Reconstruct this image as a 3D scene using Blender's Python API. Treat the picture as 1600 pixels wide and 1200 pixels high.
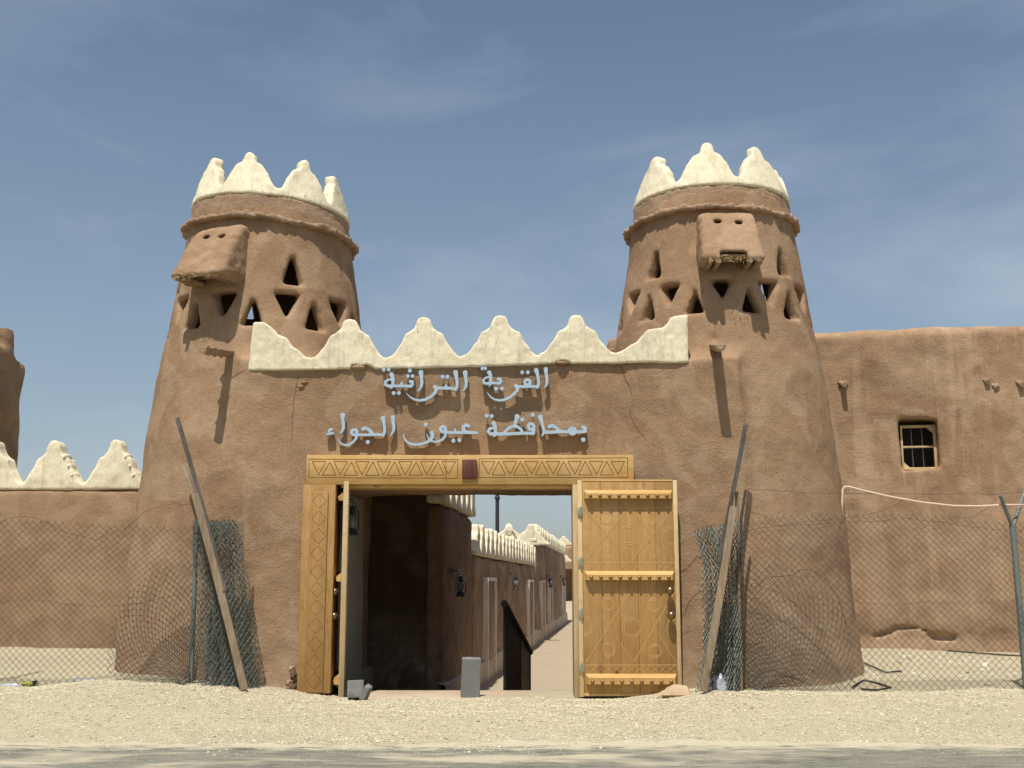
import bpy, bmesh, math, random
import numpy as np
from mathutils import Vector, Matrix
R = math.radians
random.seed(7)
rng = np.random.default_rng(7)
for o in list(bpy.data.objects):
    bpy.data.objects.remove(o)
scene = bpy.context.scene
C = scene.collection

# ------------------------------------------------------------------ camera, sky, sun, exposure
CAM_Z, FPX, PITCH = 1.45, 1750.0, R(9.98)
cam_d = bpy.data.cameras.new('camera')
cam = bpy.data.objects.new('camera', cam_d)
C.objects.link(cam)
cam.location = (0, 0, CAM_Z)
cam.rotation_euler = (R(90) + PITCH, 0, 0)
cam_d.sensor_width = 36.0
cam_d.lens = 36.0 * FPX / 1600.0
cam_d.clip_start, cam_d.clip_end = 0.05, 3000
scene.camera = cam

SUN_EL, SUN_AZ = R(67), R(16)          # azimuth measured to the left of the viewing direction, behind the camera
world = bpy.data.worlds.new('World')
scene.world = world
world.use_nodes = True
wn, wl = world.node_tree.nodes, world.node_tree.links
wn.clear()
sky = wn.new('ShaderNodeTexSky')
sky.sky_type = 'NISHITA'
sky.sun_disc = False
sky.sun_elevation = SUN_EL
sky.sun_rotation = math.pi + SUN_AZ
sky.altitude = 600
sky.air_density = 1.0
sky.dust_density = 2.5
sky.ozone_density = 1.0
tc = wn.new('ShaderNodeTexCoord')
mp = wn.new('ShaderNodeMapping')
mp.inputs['Rotation'].default_value = (0.2, 0.5, 0.4)
mp.inputs['Location'].default_value = (0.9, 5.1, 3.3)
mp.inputs['Scale'].default_value = (1.0, 1.6, 3.4)
nz = wn.new('ShaderNodeTexNoise')
nz.inputs['Scale'].default_value = 1.6
nz.inputs['Detail'].default_value = 7
nz.inputs['Roughness'].default_value = 0.55
nz.inputs['Distortion'].default_value = 0.4
cr = wn.new('ShaderNodeValToRGB')
cr.color_ramp.elements[0].position = 0.50
cr.color_ramp.elements[0].color = (0, 0, 0, 1)
cr.color_ramp.elements[1].position = 0.80
cr.color_ramp.elements[1].color = (0.50, 0.50, 0.50, 1)
hsv = wn.new('ShaderNodeHueSaturation')
hsv.inputs['Saturation'].default_value = 1.0
hsv.inputs['Value'].default_value = 1.0
hsv.inputs['Hue'].default_value = 0.493
mixc = wn.new('ShaderNodeMixRGB')
mixc.inputs['Color2'].default_value = (5.7, 6.4, 7.2, 1)
sep = wn.new('ShaderNodeSeparateXYZ')
wl.new(tc.outputs['Generated'], sep.inputs['Vector'])
hz = wn.new('ShaderNodeMapRange')           # dust haze thickening evenly towards the horizon
hz.inputs['From Min'].default_value = 0.0
hz.inputs['From Max'].default_value = 0.55
hz.inputs['To Min'].default_value = 0.45
hz.inputs['To Max'].default_value = 0.0
wl.new(sep.outputs['Z'], hz.inputs['Value'])
mixh = wn.new('ShaderNodeMixRGB')
mixh.inputs['Color2'].default_value = (4.0, 4.5, 4.9, 1)
wl.new(hz.outputs['Result'], mixh.inputs['Fac'])
bg = wn.new('ShaderNodeBackground')
bg.inputs['Strength'].default_value = 0.098
wo = wn.new('ShaderNodeOutputWorld')
wl.new(tc.outputs['Generated'], mp.inputs['Vector'])
wl.new(mp.outputs['Vector'], nz.inputs['Vector'])
wl.new(nz.outputs['Fac'], cr.inputs['Fac'])
wl.new(cr.outputs['Color'], mixc.inputs['Fac'])
wl.new(sky.outputs['Color'], hsv.inputs['Color'])
wl.new(hsv.outputs['Color'], mixh.inputs['Color1'])
wl.new(mixh.outputs['Color'], mixc.inputs['Color1'])
wl.new(mixc.outputs['Color'], bg.inputs['Color'])
wl.new(bg.outputs['Background'], wo.inputs['Surface'])

sun_d = bpy.data.lights.new('sun', 'SUN')
sun_d.energy = 5.0
sun_d.angle = R(0.53)
sun_d.color = (1.0, 0.955, 0.88)
sun = bpy.data.objects.new('sun', sun_d)
C.objects.link(sun)
sdir = Vector((-math.sin(SUN_AZ) * math.cos(SUN_EL), -math.cos(SUN_AZ) * math.cos(SUN_EL), math.sin(SUN_EL)))
sun.rotation_euler = sdir.to_track_quat('Z', 'Y').to_euler()
sun.location = (0, -5, 30)

scene.view_settings.view_transform = 'Standard'
scene.view_settings.look = 'None'
scene.view_settings.exposure = 0.11
scene.view_settings.gamma = 1.0
scene.view_settings.use_curve_mapping = False
scene.render.engine = 'CYCLES'
scene.cycles.use_denoising = True
scene.cycles.max_bounces = 6
scene.cycles.diffuse_bounces = 4
scene.cycles.transparent_max_bounces = 12

# ------------------------------------------------------------------ helpers
CP, SP = math.cos(PITCH), math.sin(PITCH)


def at(px, py, Y):
    """Point of the place seen at photo pixel (px, py), at distance Y in front of the camera."""
    u, v = (px - 800) / FPX, (600 - py) / FPX
    t = Y / (CP - v * SP)
    return Vector((u * t, Y, CAM_Z + t * (SP + v * CP)))


_lat = {}


def vnoise(p, scale, seed=0):
    """value noise in -1..1 at points p (N,3)"""
    if seed not in _lat:
        _lat[seed] = np.random.default_rng(100 + seed).uniform(-1, 1, (32, 32, 32)).astype(np.float32)
    L = _lat[seed]
    q = np.asarray(p) * scale
    i = np.floor(q).astype(np.int64)
    f = q - i
    f = f * f * (3 - 2 * f)
    i0 = i & 31
    i1 = (i + 1) & 31
    fx, fy, fz = f[:, 0], f[:, 1], f[:, 2]

    def g(a, b, c):
        return L[a, b, c]
    c00 = g(i0[:, 0], i0[:, 1], i0[:, 2]) * (1 - fx) + g(i1[:, 0], i0[:, 1], i0[:, 2]) * fx
    c10 = g(i0[:, 0], i1[:, 1], i0[:, 2]) * (1 - fx) + g(i1[:, 0], i1[:, 1], i0[:, 2]) * fx
    c01 = g(i0[:, 0], i0[:, 1], i1[:, 2]) * (1 - fx) + g(i1[:, 0], i0[:, 1], i1[:, 2]) * fx
    c11 = g(i0[:, 0], i1[:, 1], i1[:, 2]) * (1 - fx) + g(i1[:, 0], i1[:, 1], i1[:, 2]) * fx
    return (c00 * (1 - fy) + c10 * fy) * (1 - fz) + (c01 * (1 - fy) + c11 * fy) * fz


def nets(F, org, h):
    """surface nets: F scalar field, negative inside"""
    h = np.asarray(h, float) * np.ones(3)
    S = F < 0
    c = S[:-1, :-1, :-1].astype(np.int8)
    for a in (0, 1):
        for b in (0, 1):
            for d in (0, 1):
                if a or b or d:
                    c = c + S[a:S.shape[0] - 1 + a, b:S.shape[1] - 1 + b, d:S.shape[2] - 1 + d]
    act = (c > 0) & (c < 8)
    I, J, K = np.nonzero(act)
    idx = np.full(act.shape, -1, np.int32)
    idx[I, J, K] = np.arange(len(I))
    V = {}
    for a in (0, 1):
        for b in (0, 1):
            for d in (0, 1):
                V[a, b, d] = F[I + a, J + b, K + d].astype(float)
    P = np.zeros((len(I), 3))
    n = np.zeros(len(I))
    for k0 in V:
        for ax in range(3):
            if k0[ax]:
                continue
            k1 = list(k0)
            k1[ax] = 1
            va, vb = V[k0], V[tuple(k1)]
            m = (va < 0) != (vb < 0)
            t = va[m] / (va[m] - vb[m])
            for q in range(3):
                P[m, q] += t if q == ax else k0[q]
            n[m] += 1
    verts = np.asarray(org) + h * (np.stack([I, J, K], 1) + P / n[:, None])
    quads = []
    for ax in range(3):
        b, d = (ax + 1) % 3, (ax + 2) % 3
        A = np.moveaxis(S, (ax, b, d), (0, 1, 2))
        X = np.moveaxis(idx, (ax, b, d), (0, 1, 2))
        s0, s1 = A[:-1, 1:-1, 1:-1], A[1:, 1:-1, 1:-1]
        i, j, k = np.nonzero(s0 != s1)
        q = np.stack([X[i, j, k], X[i, j + 1, k], X[i, j + 1, k + 1], X[i, j, k + 1]], 1)
        fl = ~s0[i, j, k]
        q[fl] = q[fl][:, ::-1]
        quads.append(q)
    return verts, np.concatenate(quads)


def mesh_np(name, verts, faces, smooth=True):
    """faces (N,k) array of equal-sized faces"""
    verts = np.asarray(verts, np.float32)
    faces = np.asarray(faces, np.int32)
    me = bpy.data.meshes.new(name)
    k = faces.shape[1]
    me.vertices.add(len(verts))
    me.vertices.foreach_set('co', verts.ravel())
    me.loops.add(faces.size)
    me.loops.foreach_set('vertex_index', faces.ravel())
    me.polygons.add(len(faces))
    me.polygons.foreach_set('loop_start', np.arange(0, faces.size, k, dtype=np.int32))
    me.polygons.foreach_set('loop_total', np.full(len(faces), k, np.int32))
    me.polygons.foreach_set('use_smooth', np.full(len(faces), smooth, bool))
    me.update(calc_edges=True)
    return me


def split_mesh(name, verts, faces, lab):
    """one mesh for each face label, smooth across the seams"""
    whole = mesh_np(name + '_all', verts, faces)
    vn = np.zeros(len(verts) * 3, np.float32)
    whole.vertex_normals.foreach_get('vector', vn)
    vn = vn.reshape(-1, 3)
    out = {}
    for l in np.unique(lab):
        f = faces[lab == l]
        u, inv = np.unique(f, return_inverse=True)
        me = mesh_np(name, verts[u], inv.reshape(f.shape))
        me.normals_split_custom_set_from_vertices(vn[u].tolist())
        out[int(l)] = me
    bpy.data.meshes.remove(whole)
    return out


def grid(lo, hi, h):
    h = np.asarray(h, float) * np.ones(3)
    ax = [np.arange(lo[i], hi[i] + h[i], h[i]) for i in range(3)]
    return np.meshgrid(*ax, indexing='ij')


def roughen(F, X, Y, Z, amps, band=0.14, seed=0):
    """adds noise to a field near its surface; amps = [(amplitude, scale), ...]"""
    m = np.abs(F) < band
    p = np.stack([X[m], Y[m], Z[m]], 1)
    d = np.zeros(len(p))
    for k, (a, s) in enumerate(amps):
        d += a * vnoise(p, s, seed + k)
    F[m] += d
    return F


def smin(a, b, k):
    h = np.maximum(k - np.abs(a - b), 0) / k
    return np.minimum(a, b) - h * h * k * 0.25


def smax(a, b, k):
    return -smin(-a, -b, k)


def poly_sdf(px, py, pts):
    d = np.full(px.shape, 1e9)
    inside = np.zeros(px.shape, bool)
    n = len(pts)
    for i in range(n):
        ax, ay = pts[i]
        bx, by = pts[(i + 1) % n]
        ex, ey = bx - ax, by - ay
        L = ex * ex + ey * ey
        if L < 1e-12:
            continue
        wx, wy = px - ax, py - ay
        t = np.clip((wx * ex + wy * ey) / L, 0, 1)
        d = np.minimum(d, (wx - ex * t) ** 2 + (wy - ey * t) ** 2)
        cnd = ((ay > py) != (by > py))
        if by != ay:
            inside ^= cnd & (px < (bx - ax) * (py - ay) / (by - ay) + ax)
    d = np.sqrt(d)
    return np.where(inside, -d, d)


def extr(d2, dw):
    """extrusion of a 2D field d2 by a slab field dw"""
    return np.minimum(np.maximum(d2, dw), 0) + np.hypot(np.maximum(d2, 0), np.maximum(dw, 0))


def box_sdf(X, Y, Z, lo, hi, r=0.0):
    c = [(lo[i] + hi[i]) / 2 for i in range(3)]
    s = [(hi[i] - lo[i]) / 2 - r for i in range(3)]
    q = [np.abs(A - c[i]) - s[i] for i, A in enumerate((X, Y, Z))]
    o = np.sqrt(sum(np.maximum(a, 0) ** 2 for a in q))
    return o + np.minimum(np.maximum(q[0], np.maximum(q[1], q[2])), 0) - r


def tag(o, label=None, cat=None, group=None, kind=None):
    if label: o['label'] = label
    if cat: o['category'] = cat
    if group: o['group'] = group
    if kind: o['kind'] = kind
    return o


def ob(name, me, mat=None, parent=None):
    o = bpy.data.objects.new(name, me)
    C.objects.link(o)
    if mat is not None and me is not None and len(me.materials) == 0:
        me.materials.append(mat)
    if parent is not None:
        o.parent = parent
        # mesh data is in world coordinates, so the root's own placement is undone once
        o.matrix_parent_inverse = parent.matrix_basis.inverted() if parent.parent is None else Matrix.Identity(4)
    return o


def thing(name, loc, label, cat, group=None, rz=0.0):
    o = bpy.data.objects.new(name, None)
    C.objects.link(o)
    o.empty_display_size = 0.2
    o.location = loc
    o.rotation_euler = (0, 0, rz)
    return tag(o, label, cat, group)


def local(o_parent, name, me, mat):
    """child whose mesh is in the parent's own coordinates"""
    o = bpy.data.objects.new(name, me)
    C.objects.link(o)
    if mat is not None and len(me.materials) == 0:
        me.materials.append(mat)
    o.parent = o_parent
    return o


def copy_tree(o, parent=None):
    c = o.copy()
    C.objects.link(c)
    if parent is not None:
        c.parent = parent
    for ch in list(o.children):
        copy_tree(ch, c)
    return c


class MB:
    """collects shapes into one mesh"""

    def __init__(self):
        self.bm = bmesh.new()

    def box(self, lo, hi, bev=0.0, rot=None, piv=None, jit=0.0):
        r = bmesh.ops.create_cube(self.bm, size=1.0)
        vs = r['verts']
        for v in vs:
            v.co = Vector([lo[i] + (v.co[i] + 0.5) * (hi[i] - lo[i]) for i in range(3)])
            if jit:
                v.co += Vector((random.uniform(-jit, jit), random.uniform(-jit, jit), random.uniform(-jit, jit)))
        if bev:
            es = list({e for v in vs for e in v.link_edges})
            r2 = bmesh.ops.bevel(self.bm, geom=es, offset=bev, segments=2, affect='EDGES', profile=0.5)
            vs = list({v for f in r2['faces'] for v in f.verts} | {v for v in vs if v.is_valid})
        if rot is not None:
            pv = Vector(piv) if piv is not None else Vector([(lo[i] + hi[i]) / 2 for i in range(3)])
            for v in vs:
                v.co = pv + rot @ (v.co - pv)
        return self

    def tube(self, pts, rad, n=8, caps=True):
        pts = [Vector(p) for p in pts]
        if not isinstance(rad, (list, tuple)):
            rad = [rad] * len(pts)
        rings = []
        up = None
        for i, p in enumerate(pts):
            d = (pts[min(i + 1, len(pts) - 1)] - pts[max(i - 1, 0)]).normalized()
            if up is None:
                up = d.orthogonal().normalized()
            up = (up - d * up.dot(d))
            up = up.normalized() if up.length > 1e-6 else d.orthogonal().normalized()
            w = d.cross(up)
            rings.append([self.bm.verts.new(p + rad[i] * (math.cos(2 * math.pi * k / n) * up + math.sin(2 * math.pi * k / n) * w)) for k in range(n)])
        for a, b in zip(rings, rings[1:]):
            for k in range(n):
                self.bm.faces.new((a[k], a[(k + 1) % n], b[(k + 1) % n], b[k]))
        if caps:
            self.bm.faces.new(rings[0][::-1])
            self.bm.faces.new(rings[-1])
        return self

    def lathe(self, prof, c=(0, 0, 0), n=16, axis='Z'):
        rings = []
        for r, z in prof:
            ring = []
            for k in range(n):
                a = 2 * math.pi * k / n
                q = (r * math.cos(a), r * math.sin(a), z)
                if axis == 'Y':
                    q = (q[0], -q[2], q[1])
                ring.append(self.bm.verts.new((c[0] + q[0], c[1] + q[1], c[2] + q[2])))
            rings.append(ring)
        for a, b in zip(rings, rings[1:]):
            for k in range(n):
                self.bm.faces.new((a[k], a[(k + 1) % n], b[(k + 1) % n], b[k]))
        self.bm.faces.new(rings[0][::-1])
        self.bm.faces.new(rings[-1])
        return self

    def poly(self, pts):
        self.bm.faces.new([self.bm.verts.new(p) for p in pts])
        return self

    def hexa(self, a, b):
        """frustum between quad a and quad b"""
        va = [self.bm.verts.new(p) for p in a]
        vb = [self.bm.verts.new(p) for p in b]
        n = len(a)
        self.bm.faces.new(va[::-1])
        self.bm.faces.new(vb)
        for k in range(n):
            self.bm.faces.new((va[k], va[(k + 1) % n], vb[(k + 1) % n], vb[k]))
        return self

    def mesh(self, name, smooth=False, angle=None):
        bmesh.ops.recalc_face_normals(self.bm, faces=self.bm.faces[:])
        me = bpy.data.meshes.new(name)
        if angle is not None:
            for f in self.bm.faces:
                f.smooth = True
            for e in self.bm.edges:
                if len(e.link_faces) == 2 and e.calc_face_angle() > angle:
                    e.smooth = False
        elif smooth:
            for f in self.bm.faces:
                f.smooth = True
        self.bm.to_mesh(me)
        self.bm.free()
        return me


# ------------------------------------------------------------------ materials
def nodes(name):
    m = bpy.data.materials.new(name)
    m.use_nodes = True
    nt = m.node_tree
    b = nt.nodes['Principled BSDF']
    return m, nt, b


class NT:
    def __init__(self, nt):
        self.nt = nt

    def n(self, typ, **kw):
        x = self.nt.nodes.new('ShaderNode' + typ)
        for k, v in kw.items():
            if k in x.inputs:
                x.inputs[k].default_value = v
            else:
                setattr(x, k, v)
        return x

    def l(self, a, b):
        self.nt.links.new(a, b)

    def noise(self, vec, scale, detail=4, rough=0.55, dist=0.0):
        x = self.n('TexNoise', Scale=scale, Detail=detail, Roughness=rough, Distortion=dist)
        self.l(vec, x.inputs['Vector'])
        return x.outputs['Fac']

    def ramp(self, fac, stops):
        x = self.n('ValToRGB')
        e = x.color_ramp.elements
        while len(e) < len(stops):
            e.new(0.5)
        for i, (p, c) in enumerate(stops):
            e[i].position = p
            e[i].color = (c[0], c[1], c[2], 1) if not isinstance(c, (int, float)) else (c, c, c, 1)
        self.l(fac, x.inputs['Fac'])
        return x.outputs['Color']

    def mix(self, fac, a, b, blend='MIX'):
        x = self.n('MixRGB', blend_type=blend)
        for sock, v in zip(('Fac', 'Color1', 'Color2'), (fac, a, b)):
            if hasattr(v, 'links'):
                self.l(v, x.inputs[sock])
            else:
                x.inputs[sock].default_value = v if sock == 'Fac' else (v[0], v[1], v[2], 1)
        return x.outputs['Color']

    def mapping(self, vec, scale, rot=(0, 0, 0)):
        x = self.n('Mapping')
        x.inputs['Scale'].default_value = scale
        x.inputs['Rotation'].default_value = rot
        self.l(vec, x.inputs['Vector'])
        return x.outputs['Vector']

    def bump(self, h, strength, dist, normal=None):
        x = self.n('Bump')
        x.inputs['Strength'].default_value = strength
        x.inputs['Distance'].default_value = dist
        self.l(h, x.inputs['Height'])
        if normal is not None:
            self.l(normal, x.inputs['Normal'])
        return x.outputs['Normal']


def mud(name, c_mid, c_dark, c_pale, streak=0.0, straw=0.35, bump=1.0):
    m, nt, b = nodes(name)
    t = NT(nt)
    pos = t.n('NewGeometry').outputs['Position']
    big = t.noise(pos, 0.55, 5, 0.6, 0.3)
    med = t.noise(t.mapping(pos, (1, 1, 1.25)), 2.4, 7, 0.62, 0.5)
    fine = t.noise(pos, 19, 6, 0.68, 0.6)
    pit = t.noise(pos, 34, 2, 0.5, 1.5)
    grit = t.noise(pos, 120, 3, 0.6)
    col = t.mix(t.ramp(big, [(0.36, 0.0), (0.60, 1.0)]), c_dark, c_mid)
    pat = t.noise(pos, 1.15, 2, 0.4, 1.2)
    col = t.mix(t.ramp(pat, [(0.53, 0.0), (0.57, 0.5)]), col, c_pale)
    pa2 = t.noise(pos, 0.8, 4, 0.55, 1.6)
    col = t.mix(t.ramp(pa2, [(0.56, 0.0), (0.66, 0.45)]), col, [c_dark[0] * 0.98, c_dark[1] * 1.06, c_dark[2] * 1.12])
    col = t.mix(t.ramp(med, [(0.48, 0.0), (0.76, 0.55)]), col, c_pale)
    col = t.mix(t.ramp(med, [(0.25, 0.5), (0.42, 0.0)]), col, c_dark)
    if streak:
        st = t.noise(t.mapping(pos, (1, 1, 0.07)), 4.2, 5, 0.6, 0.5)
        st2 = t.noise(t.mapping(pos, (1, 1, 0.12)), 11, 3, 0.6)
        pale2 = [min(1, k * 1.12) for k in c_pale]
        col = t.mix(t.ramp(st, [(0.52, 0.0), (0.62, streak)]), col, pale2)
        col = t.mix(t.ramp(st2, [(0.60, 0.0), (0.70, streak * 0.5)]), col, pale2)
    sz = t.n('SeparateXYZ')
    t.l(pos, sz.inputs['Vector'])
    sm = t.n('MapRange')
    t.l(sz.outputs['Z'], sm.inputs['Value'])
    sm.inputs['From Min'].default_value = 0.15
    sm.inputs['From Max'].default_value = 1.15
    sm.inputs['To Min'].default_value = 0.55
    sm.inputs['To Max'].default_value = 0.0
    sp_ = t.n('Math', operation='MULTIPLY')
    t.l(sm.outputs['Result'], sp_.inputs[0])
    t.l(t.ramp(t.noise(pos, 3.3, 6, 0.7, 0.4), [(0.35, 0.0), (0.7, 1.0)]), sp_.inputs[1])
    col = t.mix(sp_.outputs['Value'], col, (0.46, 0.37, 0.255))
    rn = t.noise(t.mapping(pos, (1, 1, 0.10)), 5.5, 5, 0.65, 0.6)
    col = t.mix(t.ramp(rn, [(0.56, 0.0), (0.70, 0.30)]), col, c_pale)
    col = t.mix(t.ramp(rn, [(0.28, 0.30), (0.42, 0.0)]), col, c_dark)
    # chopped straw and pits
    s1 = t.noise(t.mapping(pos, (55, 55, 13), (0.6, 0.9, 0.9)), 1.0, 2, 0.5, 0.6)
    s2 = t.noise(t.mapping(pos, (15, 55, 55), (0.5, 0.8, 0.3)), 1.0, 2, 0.5, 0.6)
    col = t.mix(t.ramp(s1, [(0.66, 0.0), (0.72, straw)]), col, (0.62, 0.46, 0.28))
    col = t.mix(t.ramp(s2, [(0.67, 0.0), (0.73, straw)]), col, (0.58, 0.42, 0.25))
    col = t.mix(t.ramp(fine, [(0.30, 0.45), (0.42, 0.0)]), col, [k * 0.55 for k in c_dark])
    col = t.mix(t.ramp(grit, [(0.3, 0.22), (0.6, 0.0)]), col, [k * 0.5 for k in c_dark])
    col = t.mix(t.ramp(pit, [(0.24, 0.75), (0.33, 0.0)]), col, [k * 0.35 for k in c_dark])
    t.l(col, b.inputs['Base Color'])
    b.inputs['Roughness'].default_value = 0.95
    b.inputs['Specular IOR Level'].default_value = 0.15
    n1 = t.bump(med, 0.35 * bump, 0.05)
    n2 = t.bump(pit, 0.5 * bump, 0.014, t.bump(fine, 0.5 * bump, 0.015, n1))
    n3 = t.bump(s1, 0.12 * bump, 0.010, n2)
    n4 = t.bump(grit, 0.35 * bump, 0.005, n3)
    t.l(n4, b.inputs['Normal'])
    return m


M = {}
M['mud'] = mud('mud_plaster', (0.325, 0.210, 0.124), (0.258, 0.157, 0.089), (0.395, 0.275, 0.174))
M['mud_tower'] = mud('mud_plaster_tower', (0.330, 0.208, 0.130), (0.268, 0.158, 0.095), (0.385, 0.262, 0.172), straw=0.45)
M['mud_right'] = mud('mud_plaster_streaked', (0.345, 0.223, 0.134), (0.285, 0.175, 0.102), (0.42, 0.295, 0.19), streak=0.5)
M['mud_alley'] = mud('mud_plaster_alley', (0.33, 0.215, 0.135), (0.23, 0.14, 0.085), (0.52, 0.385, 0.26), straw=0.2)
M['mud_near_shade'] = mud('mud_plaster_shade_tone', (0.21, 0.128, 0.076), (0.15, 0.088, 0.05), (0.32, 0.21, 0.135), straw=0.15)  # darker copy of the alley mud, passage shade put into its colour
M['mud_shade'] = mud('mud_shade_in_colour', (0.085, 0.054, 0.034), (0.055, 0.035, 0.022), (0.13, 0.088, 0.058), straw=0.05)  # near-black mud, the gateway's shade is put into its colour
M['mud_band'] = mud('mud_straw_band', (0.36, 0.245, 0.16), (0.28, 0.178, 0.11), (0.44, 0.32, 0.22), straw=0.7, bump=1.3)


def plaster(name, col, dirt, amt=0.35, bump=1.0, chips=False):
    m, nt, b = nodes(name)
    t = NT(nt)
    pos = t.n('NewGeometry').outputs['Position']
    a = t.noise(pos, 1.7, 6, 0.62, 0.4)
    f = t.noise(t.mapping(pos, (1, 1, 0.5)), 9, 6, 0.66, 0.5)
    g = t.noise(pos, 55, 4, 0.6)
    c = t.mix(t.ramp(a, [(0.45, 0.0), (0.75, amt)]), col, dirt)
    c = t.mix(t.ramp(f, [(0.56, 0.0), (0.72, amt)]), c, [k * 0.8 for k in dirt])
    c = t.mix(t.ramp(g, [(0.25, amt * 0.8), (0.4, 0.0)]), c, [k * 0.55 for k in dirt])
    sc1 = t.noise(t.mapping(pos, (26, 26, 9), (0.3, 0.7, 0.5)), 1.0, 4, 0.65, 1.0)
    c = t.mix(t.ramp(sc1, [(0.60, 0.0), (0.72, amt * 1.5)]), c, [k * 0.62 for k in dirt])
    if chips:
        # worn arrises where the gypsum has come off the mud
        pt = t.n('NewGeometry').outputs['Pointiness']
        ch = t.n('Math', operation='MULTIPLY')
        t.l(t.ramp(pt, [(0.53, 0.0), (0.60, 1.0)]), ch.inputs[0])
        t.l(t.ramp(t.noise(pos, 13, 5, 0.7, 0.4), [(0.52, 0.0), (0.60, 0.75)]), ch.inputs[1])
        c = t.mix(ch.outputs['Value'], c, (0.36, 0.24, 0.145))
        gr = t.noise(t.mapping(pos, (1, 1, 0.08)), 10, 4, 0.6, 0.2)
        c = t.mix(t.ramp(gr, [(0.57, 0.0), (0.72, 0.45)]), c, (0.42, 0.37, 0.27))
    dr = t.noise(t.mapping(pos, (1, 1, 0.12)), 7, 5, 0.65, 0.3)
    c = t.mix(t.ramp(dr, [(0.54, 0.0), (0.72, amt)]), c, [k * 0.85 for k in dirt])
    t.l(c, b.inputs['Base Color'])
    b.inputs['Roughness'].default_value = 0.9
    b.inputs['Specular IOR Level'].default_value = 0.2
    n1 = t.bump(f, 0.35 * bump, 0.03)
    n2 = t.bump(g, 0.45 * bump, 0.007, n1)
    t.l(n2, b.inputs['Normal'])
    return m


M['cream'] = plaster('cream_gypsum', (0.755, 0.68, 0.49), (0.55, 0.45, 0.29), 0.6, 1.0, True)
M['white'] = plaster('white_gypsum', (0.80, 0.77, 0.70), (0.55, 0.48, 0.38), 0.5)
M['lining'] = plaster('grey_plaster', (0.33, 0.325, 0.29), (0.25, 0.23, 0.19), 0.4)
M['plinth'] = plaster('plinth_plaster', (0.58, 0.51, 0.41), (0.36, 0.28, 0.20), 0.7)


def wood(name, c1, c2, axis='Z', knots=True, rough=0.55):
    m, nt, b = nodes(name)
    t = NT(nt)
    pos = t.n('NewGeometry').outputs['Position']
    rnd = t.n('ObjectInfo').outputs['Random']
    off = t.n('VectorMath', operation='MULTIPLY_ADD')
    cmb = t.n('CombineXYZ')
    t.l(rnd, cmb.inputs['X']); t.l(rnd, cmb.inputs['Y']); t.l(rnd, cmb.inputs['Z'])
    t.l(cmb.outputs['Vector'], off.inputs[0])
    off.inputs[1].default_value = (7.3, 3.1, 11.7)
    t.l(pos, off.inputs[2])
    p = off.outputs['Vector']
    sc = (1, 1, 0.09) if axis == 'Z' else (0.09, 1, 1)
    g1 = t.noise(t.mapping(p, sc), 26, 5, 0.6, 1.2)
    g2 = t.noise(t.mapping(p, sc), 110, 3, 0.6, 0.3)
    big = t.noise(t.mapping(p, sc), 5, 3, 0.5, 0.6)
    c = t.mix(t.ramp(g1, [(0.38, 0.0), (0.62, 1.0)]), c1, c2)
    c = t.mix(t.ramp(g2, [(0.35, 0.25), (0.55, 0.0)]), c, [k * 0.6 for k in c1])
    c = t.mix(t.ramp(big, [(0.35, 0.5), (0.6, 0.0)]), c, [k * 0.75 for k in c1])
    if knots:
        vo = t.n('TexVoronoi', Scale=4.3)
        t.l(t.mapping(p, (1, 1, 0.55) if axis == 'Z' else (0.55, 1, 1)), vo.inputs['Vector'])
        c = t.mix(t.ramp(vo.outputs['Distance'], [(0.07, 0.85), (0.17, 0.0)]), c, (0.10, 0.045, 0.015))
    bl = t.noise(p, 1.7, 5, 0.65, 0.5)
    c = t.mix(t.ramp(bl, [(0.45, 0.0), (0.75, 0.5)]), c, [min(1, c2[0] * 1.05), c2[1] * 1.2, c2[2] * 1.6])
    gm = t.noise(p, 6, 6, 0.7, 0.3)
    c = t.mix(t.ramp(gm, [(0.28, 0.45), (0.42, 0.0)]), c, [k * 0.55 for k in c1])
    hs = t.n('HueSaturation')
    vm = t.n('MapRange')
    t.l(rnd, vm.inputs['Value'])
    vm.inputs['To Min'].default_value = 0.86
    vm.inputs['To Max'].default_value = 1.08
    t.l(vm.outputs['Result'], hs.inputs['Value'])
    t.l(c, hs.inputs['Color'])
    t.l(hs.outputs['Color'], b.inputs['Base Color'])
    b.inputs['Roughness'].default_value = rough
    b.inputs['Specular IOR Level'].default_value = 0.35
    t.l(t.bump(g1, 0.2, 0.004), b.inputs['Normal'])
    return m


M['pine'] = wood('varnished_pine_upright', (0.355, 0.19, 0.055), (0.45, 0.262, 0.088))
M['pine_h'] = wood('varnished_pine_level', (0.50, 0.29, 0.085), (0.62, 0.39, 0.14), 'X')
M['pine_pale'] = wood('pale_pine_edge', (0.52, 0.36, 0.17), (0.62, 0.46, 0.25), 'Z', False)
M['old_wood'] = wood('weathered_plank', (0.24, 0.17, 0.105), (0.37, 0.275, 0.18), 'Z', True, 0.85)
M['grey_wood'] = wood('sun_greyed_slat', (0.050, 0.042, 0.034), (0.105, 0.088, 0.07), 'Z', False, 0.85)
M['log'] = wood('bark_stripped_pole', (0.24, 0.155, 0.085), (0.36, 0.25, 0.15), 'Z', False, 0.85)
M['red_wood'] = wood('dark_red_block', (0.075, 0.022, 0.014), (0.15, 0.05, 0.03), 'Z', False, 0.5)


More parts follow.
